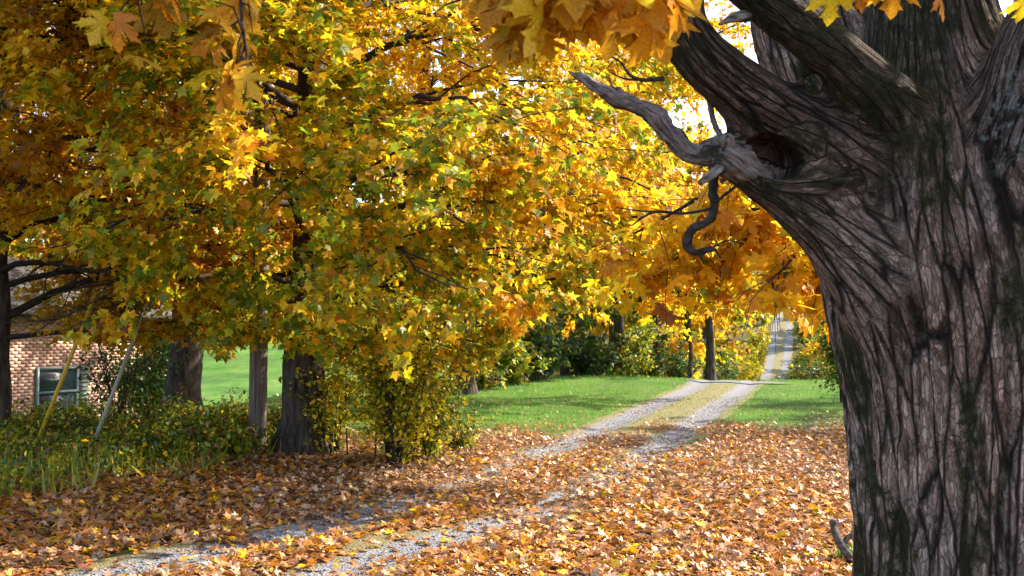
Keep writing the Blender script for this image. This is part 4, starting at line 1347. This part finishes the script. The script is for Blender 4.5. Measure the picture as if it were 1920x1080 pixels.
for k, (px, d, h, rx, lab) in enumerate((
        (30, 14.6, 0.8, 0.6, 'weedy shrub hugging the foot of the thin dark trunk'), (105, 15.2, 0.9, 0.7, 'weedy shrub right behind the base of the yellow guy guard'),
        (190, 14.8, 0.75, 0.6, 'weedy shrub right behind the base of the pale grey guy guard'), (255, 15.4, 0.85, 0.7, 'weedy shrub just right of the pale grey guy guard'),
        (330, 14.7, 0.75, 0.6, 'weedy shrub in front of the stout dark trunk'), (395, 15.0, 0.85, 0.55, 'weedy shrub between the stout dark trunk and the utility pole'),
        (440, 15.6, 0.95, 0.5, 'tall weedy shrub just left of the utility pole'), (520, 15.7, 0.8, 0.4, 'weedy shrub squeezed between the utility pole and the broad maple'),
        (150, 16.4, 1.0, 0.7, 'taller weedy shrub between the guy guards, below the window'), (60, 16.2, 0.95, 0.7, 'weedy shrub behind the yellow guy guard, against the brick wall'),
        (350, 16.2, 0.9, 0.7, 'weedy shrub touching the foot of the stout dark trunk'), (240, 13.6, 0.55, 0.6, 'low weedy shrub in front of the pale grey guy guard'),
        (120, 13.2, 0.5, 0.6, 'low weedy shrub in front of and between the guy guards'), (20, 13.0, 0.5, 0.5, 'low weedy shrub in front of the thin dark trunk'),
        (370, 13.9, 0.5, 0.5, 'low weedy shrub at the edge of the leaf litter, before the stout trunk'), (440, 14.1, 0.5, 0.45, 'low weedy shrub at the edge of the leaf litter, before the utility pole'))):
    shrub('shrub', lab, px, d, h * (0.6 if px < 250 else 0.7), rx, 0.55, 1150, c_weed, 500 + k, 'weedy shrubs of the verge thicket', 0.075)
shrub('shrub', 'tall yellow-green sapling bush leaning out from the broad maple trunk', 738, 14.0, 2.4, 1.0, 0.8, 10000, c_yg, 540, None, 0.075, 22)
shrub('shrub', 'slender yellow-green bush covering the right flank of the broad maple trunk', 635, 14.6, 1.7, 0.5, 0.5, 1600, c_yg, 541, None, 0.08, 10)
shrub('shrub', 'brown and dark green bush at the edge of the sunlit lawn', 800, 14.6, 1.2, 0.65, 0.6, 3200, c_weed, 542, None, 0.07, 12)
shrub('shrub', 'small leafy bush standing at the corner of the lawn and the leaf litter', 862, 15.6, 0.5, 0.4, 0.35, 900, c_weed, 543, None, 0.06, 7)
shrub('shrub', 'bare-twigged bush between the two guy wires and the house', 225, 17.5, 2.0, 0.8, 0.7, 1400, c_dark, 544, None, 0.075, 18)
shrub('shrub', 'dense bright green bush at the corner of the brick house', 282, 22.5, 2.6, 0.9, 0.9, 5200, lambda r, p, *a: palette(r, len(p), [GRN, DGR * 1.3, GRN * np.array([0.6, 1.2, 1.5])], [1.2, 0.7, 0.6]), 545, None, 0.11, 14)
# low ground cover on the left verge
nG = 20000
gx = rng.uniform(-9.5, -2.0, nG); gy = rng.uniform(8.6, 17.5, nG)
edge = -3.9 + (gy - 12.5) * 0.33 + (fbm(np.stack([gx, gy, gx * 0], 1) * 0.8, 71, 2) - 0.5) * 2.0
prob = smooth(0.3, -0.9, gx - edge)
kp = rng.random(nG) < prob
gx, gy = gx[kp], gy[kp]
gz = terr(gx, gy) + 0.02 + 0.26 * rng.random(len(gx)) ** 1.6
pg = np.stack([gx, gy, gz], 1)
mb = MB()
scatter(mb, T_QUAD, pg, rng.normal(0, 0.6, (len(gx), 3)) + np.array([0, 0, 0.7]), rng.normal(0, 1, (len(gx), 3)) + np.array([0, 0, 0.5]), 0.075 * (0.6 + 0.9 * rng.random(len(gx))), c_weed(rng, pg), rng)
nb = 7000
ib = rng.integers(0, len(gx), nb)
pbl = np.stack([gx[ib] + rng.normal(0, 0.08, nb), gy[ib] + rng.normal(0, 0.08, nb), gx[ib] * 0], 1); pbl[:, 2] = terr(pbl[:, 0], pbl[:, 1])
scatter(mb, T_BLADE, pbl, rng.normal(0, 1, (nb, 3)) * np.array([1, 1, 0.2]), np.array([0, 0, 1.0]) + rng.normal(0, 0.35, (nb, 3)), 0.26 * (0.5 + rng.random(nb)), palette(rng, nb, [GRN * 1.2, YGR * 0.7, np.array([0.30, 0.22, 0.08])], [1, 0.8, 0.5]), rng)
for k in range(420):
    i_ = int(rng.integers(0, len(gx)))
    p0 = np.array([gx[i_], gy[i_], terr(gx[i_:i_ + 1], gy[i_:i_ + 1])[0]]); hh_ = 0.25 + 0.55 * rng.random()
    d0 = np.array([rng.normal(0, 0.16), rng.normal(0, 0.16), 1.0]) * hh_
    V, Fc = tube([p0, p0 + d0 * 0.5 + rng.normal(0, 0.015, 3), p0 + d0], [0.005, 0.004, 0.002], 3, False)
    mb.add(V, Fc, np.array([0.10, 0.075, 0.03, 1]))
    m_ = 9
    pq = p0 + d0 * (0.35 + 0.65 * rng.random((m_, 1))) + rng.normal(0, 0.03, (m_, 3))
    scatter(mb, T_QUAD, pq, rng.normal(0, 0.7, (m_, 3)) + np.array([0, 0, 0.5]), rng.normal(0, 1, (m_, 3)) + np.array([0, 0, 0.2]), 0.06 * (0.6 + 0.8 * rng.random(m_)), palette(rng, m_, [YGR * 0.7, GRN, BRN, GOLD * 0.6], [1, 0.8, 0.4, 0.3]), rng)
tag(mb.build('ground_cover', M_WEED), 'low green weeds covering the verge under the maple row', None, None, 'stuff')

# ------------------------------------------------------------------ background wood beyond the lawn
bgk = dict(parts=0, temps=T_FAR, kind='mid', subs_visible=False, sub_k=1.6, twig_k=2.5)
for i, (px, d, h, cz, rx, rz, fn) in enumerate([(905, 35, 7.5, 3.6, 2.4, 3.6, col_green), (985, 38, 7.0, 3.3, 2.3, 3.3, col_green), (1060, 42, 8.5, 3.8, 2.8, 3.8, col_green), (1150, 46, 7.0, 2.9, 2.6, 3.4, col_green)]):
    grow_tree('tree', 'dark green tree at the far edge of the lawn', P(px, 730, d), h, 0.2, (0, 0, cz, rx, rx, rz), fn, 600 + i, nleaf=5200, nlimb=16, h0=0.5, leaf=0.24, group='dark green trees edging the lawn', **bgk)
for i, (px, d, h, cz, rx, rz) in enumerate([(1230, 52, 9.0, 5.2, 3.2, 4.4), (1120, 60, 12, 7.0, 4.2, 5.6), (1290, 66, 12.0, 7.0, 4.0, 5.5), (1625, 75, 12, 6.5, 4.5, 5.5), (1325, 84, 13, 7.5, 4.2, 6.0), (1000, 58, 12, 7.0, 4.6, 6.0), (880, 50, 11, 6.2, 4.4, 5.8), (1620, 100, 15, 8, 6, 7), (1330, 112, 15, 8.5, 5.5, 7.5), (1585, 125, 15, 8.5, 5.0, 7.5), (1250, 95, 16, 9, 6, 8), (1390, 160, 18, 10, 7, 9), (1560, 170, 18, 10, 8, 9)]):
    grow_tree('tree', 'golden tree in the far wood beyond the crest' if i % 3 == 0 else 'mixed green and brown tree in the far wood beyond the crest', P(px, 700, d), h, 0.28, (0, 0, cz, rx, rx, rz), col_mixed if i % 3 else col_gold, 640 + i, nleaf=3000, nlimb=16, h0=1.6, leaf=0.36 + d * 0.002, group='trees of the far wood', **bgk)
grow_tree('tree', 'straight dark-trunked tree standing alone where the lane crosses the crest', P(1331, 716, 41), 9, 0.21, (0, 0, 6.6, 2.6, 2.6, 3.2), col_mixed, 671, nleaf=3600, nlimb=14, h0=3.4, leaf=0.24, **bgk)
grow_tree('tree', 'thin grey sapling near the straight dark-trunked tree on the crest', P(1295, 712, 40), 6, 0.10, (0, 0, 5.0, 1.5, 1.5, 1.8), col_mixed, 672, nleaf=1200, nlimb=10, h0=3.0, leaf=0.2, **bgk)
for i, (px, d, h, rx) in enumerate([(960, 33.5, 1.6, 1.3), (1020, 36, 1.5, 1.4), (1085, 39, 1.7, 1.4), (1150, 42, 1.6, 1.5), (1215, 45, 1.9, 1.7), (1270, 47, 1.6, 1.4), (910, 31.5, 1.5, 1.2), (1355, 60, 2.6, 1.4), (1545, 62, 2.6, 1.5), (1575, 55, 2.4, 1.6), (998, 35, 2.6, 1.0), (1120, 40.5, 1.1, 1.3), (1190, 43, 2.9, 1.2)]):
    shrub('shrub', 'shadowy dark bush along the far edge of the lawn' if i % 3 else 'olive weedy bush along the far edge of the lawn', px, d, h, rx, 1.0, 1300, c_dark if i % 3 else c_weed, 700 + i, 'bushes edging the lawn', 0.17, 12, T_FAR)
for i, (px, d, h, rx) in enumerate([(1372, 74, 3.0, 1.6), (1392, 86, 3.2, 1.7), (1407, 98, 3.4, 1.9), (1422, 112, 3.4, 2.0), (1500, 84, 2.6, 1.5), (1512, 98, 3.0, 2.0), (1522, 74, 2.8, 1.7), (1510, 116, 3.4, 2.2), (1545, 108, 3.6, 2.4), (1432, 132, 4.0, 2.4), (1520, 138, 4.0, 2.6)]):
    shrub('shrub', 'golden brush on the slope left of the far hill lane' if px < 1450 else 'brownish brush on the slope right of the far hill lane', px, d, h, rx, 1.6, 1000, c_yg if px < 1450 else c_weed, 740 + i, 'brush beside the far hill lane', 0.30, 14, T_FAR)
# clipped conifer peeping out behind the old maple
shrub('conifer', 'narrow dark green conifer peeping out behind the old maple', 1583, 26, 2.6, 0.45, 0.45, 5200, lambda r, p, *a: palette(r, len(p), [DGR, GRN * 0.8], [1, 0.7]), 720, None, 0.09, 16, T_QUAD, 'conifer')

# trees added outside the frame on the right to throw dappled shade
for i, (x, y, h) in enumerate([(16.5, 25.5, 14), (21.5, 32.5, 14)]):
    grow_tree('maple_tree', 'unseen golden maple added right of the driveway for its shade', (x, y, 0), h, 0.3, (0, 0, 7.2, 4.2, 4.2, 5.4), col_gold, 800 + i, nleaf=8000, nlimb=18, h0=2.6, leaf=0.16, group='unseen shade maples added right of the driveway', **bgk)

# ------------------------------------------------------------------ lawn grass, gravel stones, fallen leaves, sticks
nB = 90000
x = rng.uniform(-3.5, 15, nB); y = 16.5 + 23 * rng.random(nB) ** 1.3
d = litter(x, y)
rel = x - road_x(y)
kp = (rng.random(nB) > d * 1.05) & (np.abs(np.abs(rel) - 0.8) > 0.34) & (x > -3.2 + (20 - y) * 0.5)
kp &= ~((np.abs(rel) < 0.5) & (rng.random(nB) < 0.6))
x, y = x[kp], y[kp]
pb = np.stack([x, y, terr(x, y) - 0.01], 1)
n1 = fbm(pb * 0.8, 91, 3)
gcol = palette(rng, len(x), [np.array([0.06, 0.215, 0.014]), np.array([0.12, 0.30, 0.018]), np.array([0.22, 0.26, 0.06])], np.stack([1 + 0 * n1, 0.8 + 0 * n1, 1.6 * smooth(0.5, 0.7, n1) + 0.05 + 0.8 * np.exp(-((np.abs(x - road_x(y)) - 1.2) / 0.7) ** 2)], 1))
mb = MB()
scatter(mb, T_BLADE, pb, rng.normal(0, 1, (len(x), 3)) * np.array([1, 1, 0.2]), np.array([0, 0, 1.0]) + rng.normal(0, 0.45, (len(x), 3)), 0.075 * (0.5 + rng.random(len(x))), gcol, rng)
# tuft at the foot of the old maple
tf = P(1596, 1030, 8.2)
n = 260
pt = np.array([tf[0], tf[1], 0.0]) + rng.normal(0, 0.05, (n, 3)) * np.array([1, 1, 0])
scatter(mb, T_BLADE, pt, rng.normal(0, 1, (n, 3)) * np.array([1, 1, 0.2]), np.array([0, 0, 1.0]) + rng.normal(0, 0.5, (n, 3)), 0.11 * (0.5 + rng.random(n)), palette(rng, n, [np.array([0.07, 0.22, 0.02])], [1]), rng)
tag(mb.build('grass', M_GRASS), 'short green lawn grass either side of the driveway', None, None, 'stuff')

nS = 5000
y = 6.5 + 22 * rng.random(nS) ** 1.2
side_ = np.where(rng.random(nS) < 0.5, -0.8, 0.8)
x = road_x(y) + side_ + rng.normal(0, 0.22, nS)
_o = np.array([[1, 0, 0], [0, 1, 0], [-1, 0, 0], [0, -1, 0], [0, 0, 0.7], [0, 0, -0.7]], float)
_of = np.array([[0, 1, 4], [1, 2, 4], [2, 3, 4], [3, 0, 4], [1, 0, 5], [2, 1, 5], [3, 2, 5], [0, 3, 5]])
sz = 0.006 + 0.012 * rng.random(nS) ** 2
Vs = (_o[None] * (0.7 + 0.6 * rng.random((nS, 6, 3)))) * sz[:, None, None]
th = rng.random(nS) * 6.28
ca, sa = np.cos(th)[:, None], np.sin(th)[:, None]
Vs = np.stack([Vs[..., 0] * ca - Vs[..., 1] * sa, Vs[..., 0] * sa + Vs[..., 1] * ca, Vs[..., 2]], 2)
Vs += np.stack([x, y, terr(x, y) + 0.010], 1)[:, None]
g = 0.10 + 0.2 * rng.random(nS)
cs = np.repeat(np.stack([g, g, g * 1.03, np.ones(nS)], 1), 6, 0)
mb = MB(); mb.add(Vs.reshape(-1, 3), (_of[None] + (np.arange(nS) * 6)[:, None, None]).reshape(-1, 3), cs)
tag(mb.build('gravel', M_BRICK), 'loose grey gravel stones in the driveway ruts', None, None, 'stuff')

# fallen leaves
def fallen():
    r = np.random.default_rng(321)
    n = 100000
    y = 6.6 + 20 * r.random(n) ** 1.25
    half = y * 0.53 + 0.8
    x = r.uniform(-1, 1, n) * half
    dens = litter(x, y)
    dens = np.clip(dens, 0.035, 1)
    # thin scatter over lawn and lane
    kp = r.random(n) < dens * np.clip(1.15 - 0.015 * y, 0.5, 1)
    kp &= ~((x < -4.8 + (y - 12.5) * 0.33 - 0.6) & (r.random(n) < 0.8))
    # keep density per ground area even: far rows are wider
    x, y, dens = x[kp], y[kp], dens[kp]
    n = len(x)
    z = terr(x, y) + 0.012 + 0.035 * r.random(n) * dens
    pos = np.stack([x, y, z], 1)
    up = r.normal(0, 0.38, (n, 3)) + np.array([0, 0, 1.0])
    up[:, 2] = np.abs(up[:, 2]) * np.where(r.random(n) < 0.5, 1, -1)
    tip = r.normal(0, 1, (n, 3)) * np.array([1, 1, 0.25])
    size = 0.077 * (0.5 + 0.85 * r.random(n))
    pat = fbm(np.stack([x * 0.5, y * 0.35, x * 0], 1), 87, 3)
    warm = smooth(0.4, 0.62, pat + 0.14 * smooth(-2, 2.5, x) * smooth(15, 11, y) - 0.06 * smooth(12, 18, y))
    col = palette(r, n, [TAN, RUST, ORA * 0.85, PALE, GOLD * 0.8, YEL * 0.85], np.stack([1.1 - 0.3 * warm, 0.70 + 0 * warm, 0.2 + 0.95 * warm, 1.0 - 0.65 * warm, 0.08 + 0.28 * warm, 0.05 + 0.06 * warm], 1), 0.35)
    iv = in_view(pos, -4)
    dd = y / size + np.where(iv, 0, 1e6)
    big = np.argsort(dd)[:300]
    pk = np.zeros(n, bool); pk[big] = True
    obs = leaf_objects('fine', pos[pk], up[pk], tip[pk], size[pk], col[pk], None, M_FALLEN, np.zeros(3), r, 'fallen_leaf')
    for o in obs:
        tag(o, 'curled dry maple leaf lying loose on the leaf-strewn driveway', 'leaf', 'loose fallen leaves')
    mb = MB()
    rest = ~pk
    near = rest & (y < 9.2)
    scatter(mb, T_FINE, pos[near], up[near], tip[near], size[near], col[near], r)
    far = rest & (y >= 9.2)
    fm = far & (y < 11.8)
    scatter(mb, T_MID, pos[fm], up[fm], tip[fm], size[fm], col[fm], r)
    far = far & ~fm
    scatter(mb, T_LOBE, pos[far], up[far], tip[far], size[far], col[far], r)
    tag(mb.build('leaf_litter', M_FALLEN), 'carpet of tan, rust and orange fallen maple leaves', None, None, 'stuff')
fallen()

def stick(label, paths, name='fallen_branch', group=None):
    allp = [np.array([[*P(a, b, d)[:2], z, rr] for a, b, d, z, rr in rows]) for rows in paths]
    o0 = allp[0][0, :3].copy(); o0[2] = 0
    mb = MB()
    for q in allp:
        c = curve(q, 24)
        V, Fc = tube(c[:, :3], c[:, 3], 10, True, 3, 0.15)
        mb.add(rough_up(V, 0.01, 25, 340), Fc)
    o = mb.build(name, M_STICK, None, True, o0)
    o.location = o0
    tag(o, label, 'branch', group)
stick('forked broken grey branch propped beside the foot of the old maple', [[(1605, 1010, 8.0, 0.03, 0.032), (1588, 1010, 8.1, 0.08, 0.034), (1572, 1005, 8.2, 0.17, 0.035), (1564, 990, 8.3, 0.24, 0.030), (1563, 980, 8.3, 0.31, 0.022)], [(1580, 1000, 8.2, 0.13, 0.022), (1592, 990, 8.2, 0.19, 0.024), (1612, 985, 8.2, 0.22, 0.022)]])
stick('thin arched brown twig poking out of the leaves', [[(1060, 1075, 7.5, 0.03, 0.008), (1080, 1070, 7.5, 0.07, 0.010), (1100, 1070, 7.4, 0.07, 0.011), (1116, 1080, 7.3, 0.02, 0.009)]])
stick('short thick stub of wood sticking up from the leaf carpet', [[(1186, 1090, 7.2, 0.0, 0.022), (1190, 1080, 7.25, 0.06, 0.020), (1198, 1072, 7.3, 0.10, 0.012)]])
